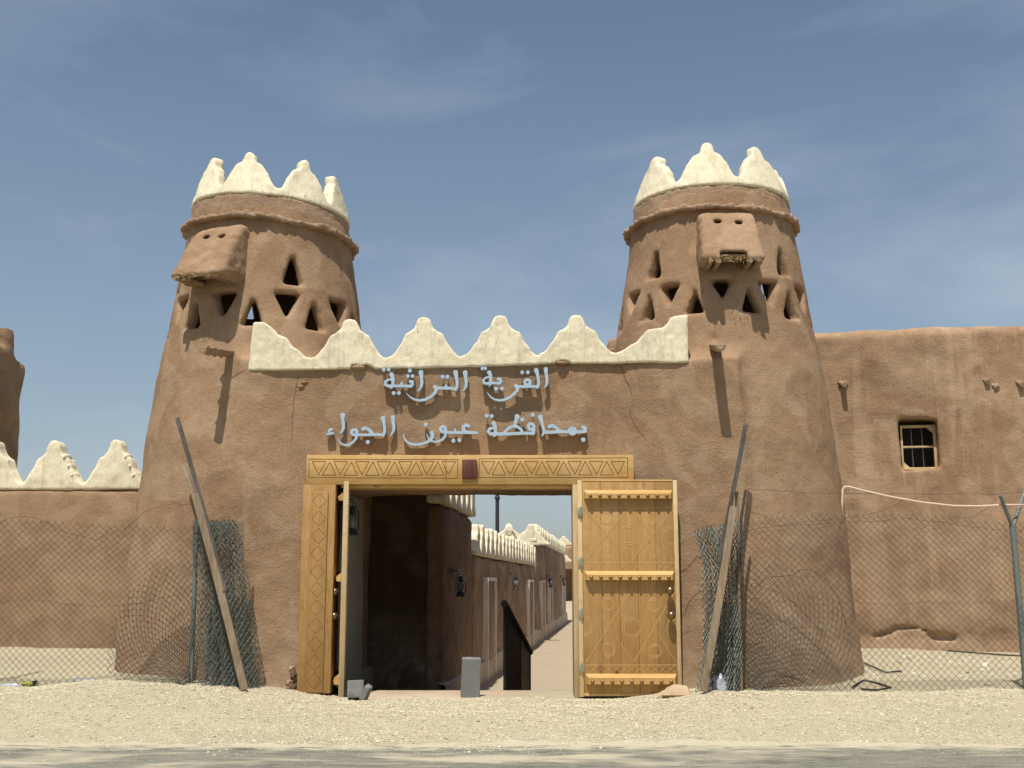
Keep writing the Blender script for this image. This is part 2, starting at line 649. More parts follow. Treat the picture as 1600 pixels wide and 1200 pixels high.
def simple(name, col, rough=0.5, metal=0.0, var=0.25, scale=18, bump=0.0, spec=0.4):
    m, nt, b = nodes(name)
    t = NT(nt)
    pos = t.n('NewGeometry').outputs['Position']
    a = t.noise(pos, scale, 5, 0.65, 0.2)
    c = t.mix(t.ramp(a, [(0.35, var), (0.65, 0.0)]), col, [k * 0.45 for k in col])
    t.l(c, b.inputs['Base Color'])
    t.l(t.ramp(a, [(0.3, min(1, rough * 1.25)), (0.7, rough * 0.85)]), b.inputs['Roughness'])
    b.inputs['Metallic'].default_value = metal
    b.inputs['Specular IOR Level'].default_value = spec
    if bump:
        t.l(t.bump(a, bump, 0.01), b.inputs['Normal'])
    return m


M['straw'] = simple('dry_straw', (0.52, 0.40, 0.22), 0.9)
M['groove_dark'] = simple('routed_line_dark', (0.13, 0.055, 0.015), 0.8)
M['groove_pale'] = simple('routed_line_pale', (0.52, 0.325, 0.125), 0.6)
M['stud'] = simple('brass_stud', (0.30, 0.17, 0.075), 0.38, 0.7)
M['ball'] = simple('bronze_knob', (0.27, 0.18, 0.10), 0.3, 0.85)
M['hinge'] = simple('hinge_zinc', (0.45, 0.43, 0.30), 0.45, 0.7)
M['letter'] = simple('pale_blue_lettering', (0.41, 0.52, 0.61), 0.4, 0.0, 0.28, 22)
M['letter_side'] = M['letter']
M['pin'] = simple('steel_pin', (0.3, 0.3, 0.3), 0.5, 0.8)
M['black'] = simple('black_painted_steel', (0.012, 0.013, 0.016), 0.38, 0.0, 0.3, 9)
M['pole'] = simple('dark_lamp_post', (0.03, 0.035, 0.045), 0.5)
M['green_pipe'] = simple('grey_green_painted_pipe', (0.17, 0.20, 0.18), 0.6, 0.1, 0.6, 30)
M['wire'] = simple('dull_green_wire', (0.055, 0.058, 0.048), 0.6, 0.2, 0.4, 8)
M['wire_green'] = simple('green_coated_wire', (0.13, 0.155, 0.135), 0.55, 0.1, 0.4, 8)
M['rust'] = simple('rusty_wire', (0.14, 0.085, 0.055), 0.8, 0.3)
M['hose'] = simple('beige_conduit', (0.66, 0.49, 0.36), 0.6, 0.0, 0.15)
M['iron'] = simple('window_bar_grey', (0.30, 0.30, 0.30), 0.5, 0.5)
M['dark_in'] = simple('room_shade_colour', (0.02, 0.018, 0.016), 0.9)  # darkness of the room behind the window, put into the colour
M['glass'] = simple('lantern_glass', (0.17, 0.18, 0.18), 0.12, 0.0, 0.3, 30)
M['concrete'] = simple('concrete_block', (0.25, 0.25, 0.23), 0.95, 0.0, 0.75, 75, 1.0, 0.15)
M['slab'] = plaster('threshold_screed', (0.46, 0.37, 0.27), (0.33, 0.25, 0.17), 0.6)
M['rock'] = mud('sandstone_rock', (0.50, 0.36, 0.22), (0.36, 0.24, 0.14), (0.62, 0.48, 0.32), straw=0.0)
M['paper'] = simple('white_scrap', (0.78, 0.77, 0.74), 0.7, 0.0, 0.1)
M['label_blue'] = simple('bottle_label', (0.10, 0.16, 0.30), 0.5)
M['yellow'] = simple('yellow_wrapper', (0.36, 0.37, 0.07), 0.5, 0.0, 0.6, 60)
M['crack'] = simple('crack_shade_colour', (0.10, 0.06, 0.035), 1.0)  # shade inside the cracks put into a dark earth colour
mm, nt_, b_ = nodes('clear_plastic')
b_.inputs['Base Color'].default_value = (0.75, 0.8, 0.85, 1)
b_.inputs['Roughness'].default_value = 0.12
b_.inputs['Transmission Weight'].default_value = 0.55
M['plastic'] = mm


def sand(name, c1, c2, c3, grain=140, bump=1.0, dust=None):
    m, nt, b = nodes(name)
    t = NT(nt)
    pos = t.n('NewGeometry').outputs['Position']
    big = t.noise(t.mapping(pos, (0.6, 1.4, 1)), 0.9, 6, 0.62, 0.5)
    md = t.noise(pos, 7, 5, 0.65)
    g = t.noise(pos, grain, 3, 0.7)
    vo = t.n('TexVoronoi', Scale=62.0)
    t.l(pos, vo.inputs['Vector'])
    c = t.mix(t.ramp(big, [(0.35, 0.0), (0.65, 1.0)]), c1, c2)
    c = t.mix(t.ramp(md, [(0.5, 0.0), (0.75, 0.6)]), c, c3)
    c = t.mix(t.ramp(g, [(0.30, 0.55), (0.5, 0.0)]), c, [k * 0.45 for k in c1])
    c = t.mix(t.ramp(vo.outputs['Distance'], [(0.25, 0.0), (0.55, 0.35)]), c, [k * 0.55 for k in c1])
    if dust is not None:
        mt = t.noise(t.mapping(pos, (0.35, 1.3, 1)), 9, 7, 0.7, 0.6)
        c = t.mix(t.ramp(mt, [(0.34, 0.8), (0.50, 0.0)]), c, [k * 0.5 for k in c1])
        c = t.mix(t.ramp(mt, [(0.58, 0.0), (0.74, 0.7)]), c, dust)
        bl = t.noise(t.mapping(pos, (0.3, 1.0, 1)), 1.6, 5, 0.6, 0.8)
        c = t.mix(t.ramp(bl, [(0.51, 0.0), (0.63, 0.85)]), c, dust)
        sy = t.n('SeparateXYZ')
        t.l(pos, sy.inputs['Vector'])
        ad = t.n('MapRange')
        t.l(sy.outputs['Y'], ad.inputs['Value'])
        ad.inputs['From Min'].default_value = 9.75
        ad.inputs['From Max'].default_value = 10.62
        ad.inputs['To Min'].default_value = 0.0
        ad.inputs['To Max'].default_value = 0.55
        mx = t.n('Math', operation='ADD')
        t.l(ad.outputs['Result'], mx.inputs[0])
        t.l(mt, mx.inputs[1])
        c = t.mix(t.ramp(mx.outputs['Value'], [(0.72, 0.0), (0.92, 1.0)]), c, dust)
    t.l(c, b.inputs['Base Color'])
    b.inputs['Roughness'].default_value = 1.0
    b.inputs['Specular IOR Level'].default_value = 0.1
    n1 = t.bump(md, 0.4 * bump, 0.05)
    n2 = t.bump(vo.outputs['Distance'], 0.5 * bump, -0.012, n1)
    n3 = t.bump(g, 0.5 * bump, 0.006, n2)
    t.l(n3, b.inputs['Normal'])
    return m


M['ground'] = sand('sandy_ground', (0.48, 0.42, 0.285), (0.41, 0.355, 0.24), (0.53, 0.47, 0.33))
M['road'] = sand('dusty_road', (0.185, 0.18, 0.145), (0.29, 0.275, 0.215), (0.36, 0.34, 0.26), 70, 1.2, (0.47, 0.42, 0.30))
M['path'] = sand('alley_path', (0.43, 0.35, 0.25), (0.40, 0.32, 0.225), (0.46, 0.39, 0.29), 60, 0.4)


def stones_mat():
    m, nt, b = nodes('pale_gravel')
    t = NT(nt)
    pos = t.n('NewGeometry').outputs['Position']
    a = t.noise(pos, 30, 2, 0.5)
    big = t.noise(t.mapping(pos, (0.6, 1.4, 1)), 0.9, 4, 0.6)
    c = t.ramp(a, [(0.32, (0.28, 0.24, 0.16)), (0.42, (0.50, 0.44, 0.30)), (0.58, (0.60, 0.54, 0.39)), (0.75, (0.68, 0.63, 0.49))])
    c = t.mix(t.ramp(big, [(0.4, 0.25), (0.6, 0.0)]), c, (0.42, 0.36, 0.25))
    t.l(c, b.inputs['Base Color'])
    b.inputs['Roughness'].default_value = 0.95
    b.inputs['Specular IOR Level'].default_value = 0.15
    return m


M['gravel'] = stones_mat()

# ------------------------------------------------------------------ ground, road, path
AX0, ADX = -1.26, 0.0952                       # alley left wall: x = AX0 + ADX * (Y - 14.7)
ALLEY_Z = -0.45


def alley_x(Y):
    return AX0 + ADX * (Y - 14.7)


def sstep(a, b, x):
    t = np.clip((x - a) / (b - a), 0, 1)
    return t * t * (3 - 2 * t)


def groundz(x, y):
    x, y = np.asarray(x, float), np.asarray(y, float)
    side = np.maximum(sstep(-1.7, -3.2, x), sstep(1.1, 2.4, x))
    crest = 0.085 + side * np.where(x < 0, 0.155 + 0.07 * np.exp(-((x + 4.5) / 0.9) ** 2), 0.125)
    z = crest * sstep(10.3, 13.0, y)
    wide = np.maximum(sstep(-2.2, -3.4, x), sstep(1.8, 3.0, x))
    z = z + wide * sstep(13.2, 17.2, y) * (0.46 - crest)
    return z


def ground_full(X, Y):
    Z = groundz(X, Y)
    p = np.stack([X.ravel(), Y.ravel(), np.zeros(X.size)], 1)
    near = sstep(40, 20, np.abs(Y - 8)).ravel()
    nz_ = (0.022 * vnoise(p, 1.1, 1) + 0.012 * vnoise(p, 3.1, 2) + 0.006 * vnoise(p, 9, 3)) * near
    nz_ *= (0.25 + 0.75 * sstep(10.2, 11.2, Y).ravel())
    Z = Z + nz_.reshape(X.shape)
    ax = alley_x(Y)
    inside = (Y > 14.62) & (X > np.where(Y < 20.6, -3.3, ax - 0.2)) & (X < ax + 3.6) & (Y < 57.5)
    return np.where(inside, ALLEY_Z - 0.02, Z)


def sheet(xs, ys, zf):
    X, Y = np.meshgrid(xs, ys, indexing='ij')
    Z = zf(X, Y)
    v = np.stack([X.ravel(), Y.ravel(), Z.ravel()], 1)
    nx, ny = X.shape
    i, j = np.meshgrid(np.arange(nx - 1), np.arange(ny - 1), indexing='ij')
    a = (i * ny + j).ravel()
    return v, np.stack([a, a + ny, a + ny + 1, a + 1], 1)


xs = np.concatenate([[-900, -400, -150, -70, -40, -25, -16], np.arange(-12, -8, 0.4), np.arange(-8, 9, 0.07), np.arange(9, 13, 0.4), [16, 25, 40, 70, 150, 400, 900]])
ys = np.concatenate([[-600, -200, -80, -30, -12, -4, 0, 3, 6, 8], np.arange(8.6, 14.6, 0.07), [14.6, 14.625], np.arange(14.7, 18.5, 0.12), np.arange(19, 60, 1.2), [70, 100, 200, 500, 1200]])
v, f = sheet(xs, ys, ground_full)
tag(ob('ground', mesh_np('ground', v, f), M['ground']), kind='structure')

# the road with a ragged dusty edge
xs = np.concatenate([[-300, -100, -40, -18], np.arange(-10, 10.2, 0.05), [18, 40, 100, 300]])
us = np.concatenate([[0, 0.3, 0.6, 0.8], np.linspace(0.86, 1, 30)])
XX, UU = np.meshgrid(xs, us, indexing='ij')
e = np.stack([XX.ravel(), np.zeros(XX.size), np.zeros(XX.size)], 1)
edge = (10.58 + 0.12 * vnoise(e, 0.7, 5) + 0.05 * vnoise(e, 5.7, 6) + 0.06 * vnoise(e, 13, 8)).reshape(XX.shape)
YY = -14 + UU * (edge + 14)
ZZ = ground_full(XX, YY) + 0.004 + 0.0 * YY
v = np.stack([XX.ravel(), YY.ravel(), ZZ.ravel()], 1)
i, j = np.meshgrid(np.arange(len(xs) - 1), np.arange(len(us) - 1), indexing='ij')
a = (i * len(us) + j).ravel()
tag(ob('road', mesh_np('road', v, np.stack([a, a + len(us), a + len(us) + 1, a + 1], 1)), M['road']), kind='structure')

# alley path behind the gate
ys = np.arange(14.62, 57.4, 0.4)
us = np.linspace(-0.15, 3.5, 24)
UU, YY = np.meshgrid(us, ys, indexing='ij')
XX = np.where((YY < 17.2) & (UU < 0), -2.6, alley_x(YY) + UU)
p = np.stack([XX.ravel(), YY.ravel(), np.zeros(XX.size)], 1)
ZZ = (ALLEY_Z + 0.012 * vnoise(p, 0.8, 3) + 0.006 * vnoise(p, 3, 4)).reshape(XX.shape)
v = np.stack([XX.ravel(), YY.ravel(), ZZ.ravel()], 1)
i, j = np.meshgrid(np.arange(len(us) - 1), np.arange(len(ys) - 1), indexing='ij')
a = (i * len(ys) + j).ravel()
tag(ob('path', mesh_np('path', v, np.stack([a, a + len(ys), a + len(ys) + 1, a + 1], 1)), M['path']), kind='structure')


# ------------------------------------------------------------------ gatehouse: two towers and the gate wall from one field
YC = 15.47                                      # tower axes
TW = {0: dict(x=-3.46, dz=-0.15, tilt=-0.06, bay=R(-20), down=[R(-13 + 36 * k) for k in range(10)], up=[R(3 + 36 * k) for k in range(10)],
              top=[R(27 + 90 * k) for k in range(4)]),
      1: dict(x=2.86, dz=0.0, tilt=0.0, bay=R(-1), down=[R(-36 + 30 * k) for k in range(12)], up=[R(-20.5 + 30 * k) for k in range(12)],
              top=[R(-49), R(38), R(130), R(222)])}
ZR = np.array([-0.6, 0.0, 0.25, 1.0, 2.0, 3.25, 4.2, 5.24, 6.2, 7.0])
RR = np.array([1.95, 1.87, 1.80, 1.735, 1.66, 1.57, 1.465, 1.315, 1.165, 1.06])


def tower_r(z):
    return np.interp(z, ZR, RR)


H = 0.036
lo, hi = (-5.55, 13.25, -0.5), (4.95, 17.55, 6.95)
X, Y, Z = [A.astype(np.float32) for A in grid(lo, hi, H)]
top_z = {k: 6.66 + TW[k]['dz'] for k in TW}
F = None
rad, ang = {}, {}
for k in TW:
    dx, dy = X - TW[k]['x'], Y - YC
    rr = np.hypot(dx, dy)
    rad[k] = rr
    ang[k] = np.arctan2(dx, -dy)
    zz = Z - TW[k]['dz'] * np.clip((Z - 3) / 3, 0, 1)
    d = (rr - np.interp(zz, ZR, RR).astype(np.float32)) * 0.99
    d = smax(d, Z - (top_z[k] + TW[k]['tilt'] * dx), 0.05)
    F = d if F is None else np.minimum(F, d)
front = 13.90 - 0.09 * np.clip((3.4 - Z) / 3.4, 0, 1)
wallb = np.maximum(np.maximum(np.abs(X + 0.3) - 3.1, front - Y), np.maximum(Y - 14.62, Z - 4.19))
F = smin(F, wallb, 0.30)
roof = np.maximum(np.maximum(np.abs(X + 0.3) - 3.1, 14.3 - Y), np.maximum(Y - 17.0, Z - 3.35))
F = smin(F, roof, 0.05)
# lobby and gateway
LOBX = -2.40
soff = 2.62 + 0.05 * np.clip((Y - 14.5) / 2.5, 0, 1) + 0.07 * np.cos(np.clip((X + 0.5) / 1.7, -1.4, 1.4)) * np.clip((Y - 15.5) / 1.5, 0, 1)
lobby = np.maximum(np.maximum((LOBX + ADX * (Y - 14.0)) - X, X - (0.80 + ADX * (Y - 14))), np.maximum(Z - soff, 13.0 - Y))
F = smax(F, -lobby, 0.05)
# hollow tower rooms and their loopholes
holes = []
for k in TW:
    T = TW[k]
    zz = Z - T['dz']
    wr = np.interp(zz, ZR, RR).astype(np.float32)
    room = np.maximum(np.maximum(rad[k] - (wr - 0.20), 4.62 - zz), zz - 6.30)
    F = smax(F, -room, 0.05)
    hol = np.full(F.shape, 9.0, np.float32)
    reg = (rad[k] < 2.0) & (rad[k] > 0.8) & (zz > 4.6) & (zz < 6.1)
    a_, z_, r_, w_ = ang[k][reg], zz[reg], rad[k][reg], wr[reg]
    dd = np.full(a_.shape, 9.0, np.float32)
    flare = np.clip((r_ - w_ + 0.10) * 0.18, 0, 0.028)

    def tri(th, pts):
        global dd
        da = (a_ - th + math.pi) % (2 * math.pi) - math.pi
        m = np.abs(da) < 0.35
        s = w_[m] * da[m]
        dd[m] = np.minimum(dd[m], poly_sdf(s, z_[m], pts) - 0.012 - flare[m])
    for th in T['down']:
        j1, j2 = random.uniform(-0.02, 0.02), random.uniform(-0.02, 0.02)
        tri(th + j1, [(-0.138, 5.320 + j2), (0.138, 5.320 + j2), (0.0, 5.04 + j2)])
    for th in T['up']:
        j1, j2 = random.uniform(-0.02, 0.02), random.uniform(-0.015, 0.015)
        tri(th + j1, [(-0.115, 4.89 + j2), (0.115, 4.89 + j2), (0.0, 5.20 + j2)])
    for th in T['top']:
        tri(th, [(-0.10, 5.49), (0.10, 5.49), (0.0, 5.83)])
    hol[reg] = dd
    F = smax(F, -hol, 0.03)
hp = at(1117, 526, 13.97)
F = smax(F, -(np.sqrt(((X - hp.x) / 1.15) ** 2 + ((Y - hp.y) / 1.9) ** 2 + (Z - hp.z) ** 2) - 0.078), 0.03)
hp = at(425, 738, 13.93)      # scar in the plaster left of the lintel
F = smax(F, -(np.sqrt(((X - hp.x) / 3.0) ** 2 + (Y - hp.y) ** 2 + (Z - hp.z) ** 2) - 0.055), 0.06)
F = roughen(F, X, Y, Z, [(0.028, 0.8), (0.013, 2.4), (0.006, 6.5), (0.0035, 14)], seed=10)
V, Q = nets(F, lo, H)
fc = V[Q].mean(1)
lab = np.zeros(len(Q), int)
for k in TW:
    r = np.hypot(fc[:, 0] - TW[k]['x'], fc[:, 1] - YC)
    lab[r < tower_r(fc[:, 2]) + 0.06] = k + 1
inl = (fc[:, 0] > -2.60 + ADX * (fc[:, 1] - 14)) & (fc[:, 0] < 0.98 + ADX * (fc[:, 1] - 14)) & (fc[:, 2] < 2.85)
lab[inl] = 0
lab[(np.abs(fc[:, 0] + 0.3) < 2.15) & (lab > 0) & (fc[:, 2] < 4.3)] = 0
parts = split_mesh('gatehouse', V, Q, lab)
del X, Y, Z, F, rad, ang, hol, room, lobby, roof, wallb

gate = thing('gate_wall', (-0.3, 14.3, 0.0), 'brown mud plaster gate wall between the two round towers, with scalloped cream parapet', 'wall')
ob('masonry', parts[0], M['mud'], gate)
towers = {
    0: thing('round_tower', (TW[0]['x'], YC, 0.0), 'round mud tower left of the gate, its snout-like bay turned to the left', 'tower', 'towers flanking the gate'),
    1: thing('round_tower', (TW[1]['x'], YC, 0.0), 'round mud tower right of the gate, its snout-like bay facing straight out', 'tower', 'towers flanking the gate')}
for k in (0, 1):
    ob('tower_body', parts[k + 1], M['mud'], towers[k])

# cream parapet on the gate wall, cut into its merlons
PROF_T = [(0, 1), (.09, .985), (.16, .945), (.205, .89), (.23, .81), (.245, .72), (.28, .69), (.43, .65), (.54, .55), (.61, .46), (.70, .38), (.76, .24), (.84, .10), (.91, .02), (1, 0)]
PROF_G = PROF = [(0, 1), (.12, .975), (.19, .89), (.22, .79), (.26, .71), (.38, .62), (.50, .57), (.56, .45), (.60, .36), (.70, .24), (.80, .11), (.89, .03), (1, 0)]


def merlon_pts(cx, hwl, hwr, zv, h):
    """outline from the left valley over the peak to the right valley"""
    l = [(cx - hwl * a, zv + h * b) for a, b in PROF[::-1]]
    r = [(cx + hwr * a, zv + h * b) for a, b in PROF[1:]]
    return l + r


def P2(px, py, Yp=13.86):
    p = at(px, py, Yp)
    return (p.x, p.z)


peaks = [(547, 498), (662, 494), (781, 492), (900, 491)]
vall = [(485, 560), (605, 558), (722, 557), (843, 553), (962, 550)]
pts = [P2(387, 579), P2(396, 503), P2(412, 503), P2(424, 511), P2(433, 521), P2(447, 527), P2(455, 541), P2(467, 547), P2(476, 557)]
for i, pk in enumerate(peaks):
    c = P2(*pk)
    a, b = P2(*vall[i]), P2(*vall[i + 1])
    zv = (a[1] + b[1]) / 2
    q = merlon_pts(c[0], c[0] - a[0], b[0] - c[0], zv, c[1] - zv)
    pts += q
pts += [P2(972, 548), P2(982, 541), P2(995, 534), P2(1004, 524), P2(1012, 515), P2(1035, 511), P2(1043, 505), P2(1048, 496), P2(1056, 493), P2(1074, 492), P2(1077, 566)]
pts += [P2(960, 567), P2(892, 567.5), P2(886, 564), P2(878, 563), P2(866, 568), P2(720, 573), P2(585, 576), P2(573, 569), P2(566, 571), P2(550, 569), P2(547, 576.5)]
h = 0.02
h = 0.0165
lo, hi = (-3.5, 13.76, 4.0), (2.45, 14.30, 4.98)
X, Y, Z = grid(lo, hi, h)
d2 = poly_sdf(X[:, 0, :], Z[:, 0, :], pts)[:, None, :] * np.ones_like(X)
F = extr(d2 + 0.012, np.abs(Y - 14.000) - 0.13) - 0.012
F = roughen(F, X, Y, Z, [(0.006, 4), (0.005, 11), (0.003, 25)], seed=20)
V, Q = nets(F, lo, h)
cuts = [P2(*p)[0] for p in vall]
lab = np.searchsorted(cuts, V[Q].mean(1)[:, 0])
for l, me in split_mesh('merlon', V, Q, lab).items():
    ob('merlon', me, M['cream'], gate)

# tower crowns, straw bands, ledges, bays
CROWN = {0: [-60, -20, 27, 63, 108, 155, 205, 255], 1: [-50, -1, 42, 101, 150, 198, 250]}
for k in (0, 1):
    T = TW[k]
    zb = 6.70 + T['dz'] + (0.02 if k == 0 else 0)
    camdir = math.atan2(-T['x'], YC)
    ths = sorted([((R(a) + camdir if False else R(a) + math.atan2(-T['x'], YC)) + math.pi) % (2 * math.pi) - math.pi for a in CROWN[k]])
    n = len(ths)
    RC = 1.035
    PROF = PROF_T
    lo = (T['x'] - 1.35, YC - 1.35, zb - 0.2)
    hi = (T['x'] + 1.35, YC + 1.35, zb + 0.80)
    h = 0.025
    X, Y, Z = grid(lo, hi, h)
    dx, dy = X - T['x'], Y - YC
    r, a = np.hypot(dx, dy), np.arctan2(dx, -dy)
    zt = Z - T['tilt'] * dx
    rc = RC + 0.005 - 0.24 * (zt - zb)
    band = np.abs(r - rc) < 0.17
    pts, cuts = [], []
    for i in range(-1, n + 1):
        th = ths[i % n] + (2 * math.pi if i >= n else (-2 * math.pi if i < 0 else 0))
        pv = ths[(i - 1) % n] + 2 * math.pi * ((i - 1) // n)
        nx = ths[(i + 1) % n] + 2 * math.pi * ((i + 1) // n)
        hl, hr = (th - pv) / 2, (nx - th) / 2
        hh = 0.51 + random.uniform(-0.02, 0.03) + (0.045 if k == 1 and abs(th - camdir) < 0.2 else 0)
        pts += [(s * RC, z) for s, z in merlon_pts(th, hl, hr, zb + 0.125, hh)]
        cuts.append(th + hr)
    pts = [(pts[0][0], zb)] + pts + [(pts[-1][0], zb)]
    d2 = np.full(X.shape, 1.0)
    d2[band] = poly_sdf(a[band] * RC, zt[band], pts)
    th_ = 0.085 + 0.0 * zt
    F = extr(d2 + 0.03, np.abs(r - rc) - th_ + 0.03) - 0.03
    F = roughen(F, X, Y, Z, [(0.008, 4), (0.005, 11), (0.003, 25)], seed=30 + k)
    V, Q = nets(F, lo, h)
    fa = np.arctan2(V[Q].mean(1)[:, 0] - T['x'], -(V[Q].mean(1)[:, 1] - YC))
    lab = np.searchsorted(np.array(cuts), fa)
    lab[lab == n + 1] = 1
    lab[(lab == 0)] = n
    for l, me in split_mesh('merlon', V, Q, lab).items():
        ob('merlon', me, M['cream'], towers[k])
    # straw-mud band under the crown and the ragged ledge below it
    lo = (T['x'] - 1.5, YC - 1.5, zb - 0.62)
    hi = (T['x'] + 1.5, YC + 1.5, zb + 0.12)
    X, Y, Z = grid(lo, hi, h)
    dx, dy = X - T['x'], Y - YC
    r, a = np.hypot(dx, dy), np.arctan2(dx, -dy)
    zt = Z - T['tilt'] * dx
    ring = np.stack([np.cos(a).ravel(), np.sin(a).ravel(), np.zeros(a.size)], 1)
    w3 = vnoise(ring, 42.0, 44 + k).reshape(a.shape)
    w1 = vnoise(ring, 5.0, 40 + k).reshape(a.shape)
    w2 = vnoise(ring, 17.0, 42 + k).reshape(a.shape)
    bandd = np.maximum(np.maximum(r - (1.105 - 0.03 * (zt - zb)), 0.9 - r), np.maximum(zt - (zb + 0.004 + 0.006 * w2), zb - 0.40 - zt))
    F = bandd
    F = roughen(F, X, Y, Z, [(0.008, 5), (0.006, 16)], seed=50)
    V, Q = nets(F, lo, h)
    ob('straw_band', mesh_np('straw_band', V, Q), M['mud_band'], towers[k])
    zl = zb - 0.335 + 0.018 * w1 + 0.010 * w2
    led = extr(np.maximum(r - (1.235 + 0.016 * w1 + 0.014 * w2 + 0.014 * w3), 1.0 - r) + 0.008, np.abs(zt - zl) - (0.027 + 0.008 * w2 + 0.008 * w3)) - 0.008
    F = roughen(led, X, Y, Z, [(0.012, 11), (0.014, 30)], seed=55)
    V, Q = nets(F, lo, h)
    ob('ledge', mesh_np('ledge', V, Q), M['mud_band'], towers[k])
    # bay: a sloping hollow box with two peepholes and poles under it
    ct, st = math.sin(T['bay']), -math.cos(T['bay'])      # outward direction
    h = 0.02
    dz = T['dz'] - (0.03 if k == 0 else 0)
    lo, hi = (-0.60, 0.85, 5.15 + dz), (0.60, 1.95, 6.45 + dz)
    U, W, Z = grid(lo, hi, h)
    zq = Z - dz
    tt = np.clip((6.28 - zq) / 0.80, 0, 1)
    fr = 1.22 + 0.53 * tt ** 0.8
    hw = 0.365 + 0.05 * tt
    p2 = np.stack([U.ravel(), np.zeros(U.size), np.zeros(U.size)], 1)
    zbot = 5.47 + 0.025 * vnoise(p2, 6, 60 + k).reshape(U.shape)
    outer = smax(smax(np.abs(U) - hw, W - fr, 0.12), smax(zq - 6.29, zbot - zq, 0.06), 0.10)
    outer = np.maximum(outer, 0.98 - W)
    inner = smax(smax(np.abs(U) - hw + 0.10, W - fr + 0.11, 0.05), np.maximum(zq - 6.12, 5.0 - zq), 0.05)
    F = smax(outer, -inner, 0.03)
    notch = np.maximum(np.abs(U - 0.0) - 0.175, zq - (5.61 - 0.9 * np.maximum(np.abs(U) - 0.14, 0)))
    if k == 1:
        F = smax(F, -notch, 0.04)
    for s in (-1, 1):
        eye = np.hypot((U - s * 0.125) / 1.9, zq - 6.09 + 0.01 * s) - 0.033
        F = smax(F, -np.maximum(eye, 1.12 - W), 0.03)
    F = roughen(F, U, W, Z, [(0.012, 4), (0.010, 12), (0.005, 26)], seed=62 + k)
    V, Q = nets(F, lo, h)
    # local (u across, w outward) to world; u runs to the viewer's right
    ux, uy = math.cos(T['bay']), math.sin(T['bay'])

    def loc2w(u, w, z):
        return np.stack([T['x'] + u * ux + w * ct, YC + u * uy + w * st, z], -1)
    V = loc2w(V[:, 0], V[:, 1], V[:, 2])
    bay = ob('bay', mesh_np('bay', V, Q[:, ::-1]), M['mud'], towers[k])
    for u_ in (-0.30, -0.20, 0.20, 0.30):
        w0, w1_ = 1.15, 1.70 + random.uniform(-0.02, 0.05)
        m_ = MB()
        zz_ = 5.50 + dz + random.uniform(-0.01, 0.01)
        m_.tube([tuple(loc2w(np.array(u_ + 0.02 * math.sin(q * 3)), np.array(w0 + (w1_ - w0) * q), np.array(zz_ - 0.03 * q))) for q in (0, 0.35, 0.7, 1)], [0.034, 0.036, 0.033, 0.030], 8)
        ob('pole', m_.mesh('pole', angle=R(50)), M['log'], bay)
    for w_ in (1.36, 1.45, 1.54, 1.62):
        m_ = MB()
        zz_ = 5.56 + dz + random.uniform(-0.008, 0.008)
        m_.tube([tuple(loc2w(np.array(u_), np.array(w_ + random.uniform(-0.01, 0.01)), np.array(zz_))) for u_ in (-0.32, -0.1, 0.12, 0.32)], [0.022, 0.024, 0.022, 0.02], 7)
        ob('stick', m_.mesh('stick', angle=R(50)), M['log'], bay)
    # straw hanging from the lower lip
    m_ = MB()
    for q in range(160):
        u_ = random.uniform(-0.33, 0.33)
        if k == 1 and abs(u_) < 0.2 and random.random() < 0.6:
            continue
        b0 = loc2w(np.array(u_), np.array(1.69 + random.uniform(-0.08, 0.035)), np.array(5.49 + dz + random.uniform(-0.02, 0.05)))
        d0 = Vector((random.uniform(-1, 1), random.uniform(-1.2, 0.4), random.uniform(-1, 0.3))).normalized() * random.uniform(0.02, 0.06)
        p0 = Vector(b0)
        m_.tube([p0, p0 + d0], 0.0022, 3, False)
    tag(ob('straw', m_.mesh('straw'), M['straw'], bay), kind='stuff')

PROF = PROF_G
# ------------------------------------------------------------------ spouts on the towers
def gutter(root, tip, r, mat):
    """half-pipe log with an open trough on top"""
    root, tip = Vector(root), Vector(tip)
    d = (tip - root).normalized()
    side = d.cross(Vector((0, 0, 1))).normalized()
    up = side.cross(d).normalized()
    m_ = MB()
    rings = []
    N = 6
    for i in range(N + 1):
        c = root + (tip - root) * i / N + Vector((random.uniform(-1, 1), random.uniform(-1, 1), random.uniform(-1, 1))) * 0.005
        rr_ = r * (1 + random.uniform(-0.06, 0.06))
        ring = []
        for q in range(9):       # outer lower half
            a = math.pi * 1.14 * (q / 8) + math.pi * 0.93
            ring.append(m_.bm.verts.new(c + rr_ * (math.cos(a) * side + math.sin(a) * up)))
        for q in range(7):       # inner trough
            a = math.pi * 2.0 - math.pi * 1.0 * (q / 6)
            ring.append(m_.bm.verts.new(c + up * 0.012 + rr_ * 0.66 * (math.cos(a) * side + math.sin(a) * up)))
        rings.append(ring)
    n = len(rings[0])
    for a, b in zip(rings, rings[1:]):
        for q in range(n):
            m_.bm.faces.new((a[q], a[(q + 1) % n], b[(q + 1) % n], b[q]))
    m_.bm.faces.new(rings[0])
    m_.bm.faces.new(rings[-1])
    return m_.mesh('spout', angle=R(40))


p0 = at(356, 553, 14.02)
sp = ob('spout', gutter(p0 + Vector((0.14, 0.30, 0.05)), at(316, 545, 13.46), 0.060, M['log']), M['log'], towers[0])
m_ = MB()
for q in range(3):
    c = p0 + (at(316, 545, 13.46) - p0) * (0.25 + 0.25 * q)
    m_.tube([c + Vector((-0.07, 0, 0.0)), c + Vector((0, -0.02, -0.068)), c + Vector((0.07, 0, 0.0)), c + Vector((0.0, 0.02, 0.055)), c + Vector((-0.07, 0, 0.0))], 0.012, 5)
ob('rope', m_.mesh('rope', smooth=True), M['log'], sp)
p0 = at(1120, 541, 13.98)
ob('spout', gutter(p0 + Vector((0.0, 0.25, 0.06)), at(1125, 541, 13.40), 0.068, M['log']), M['log'], towers[1])

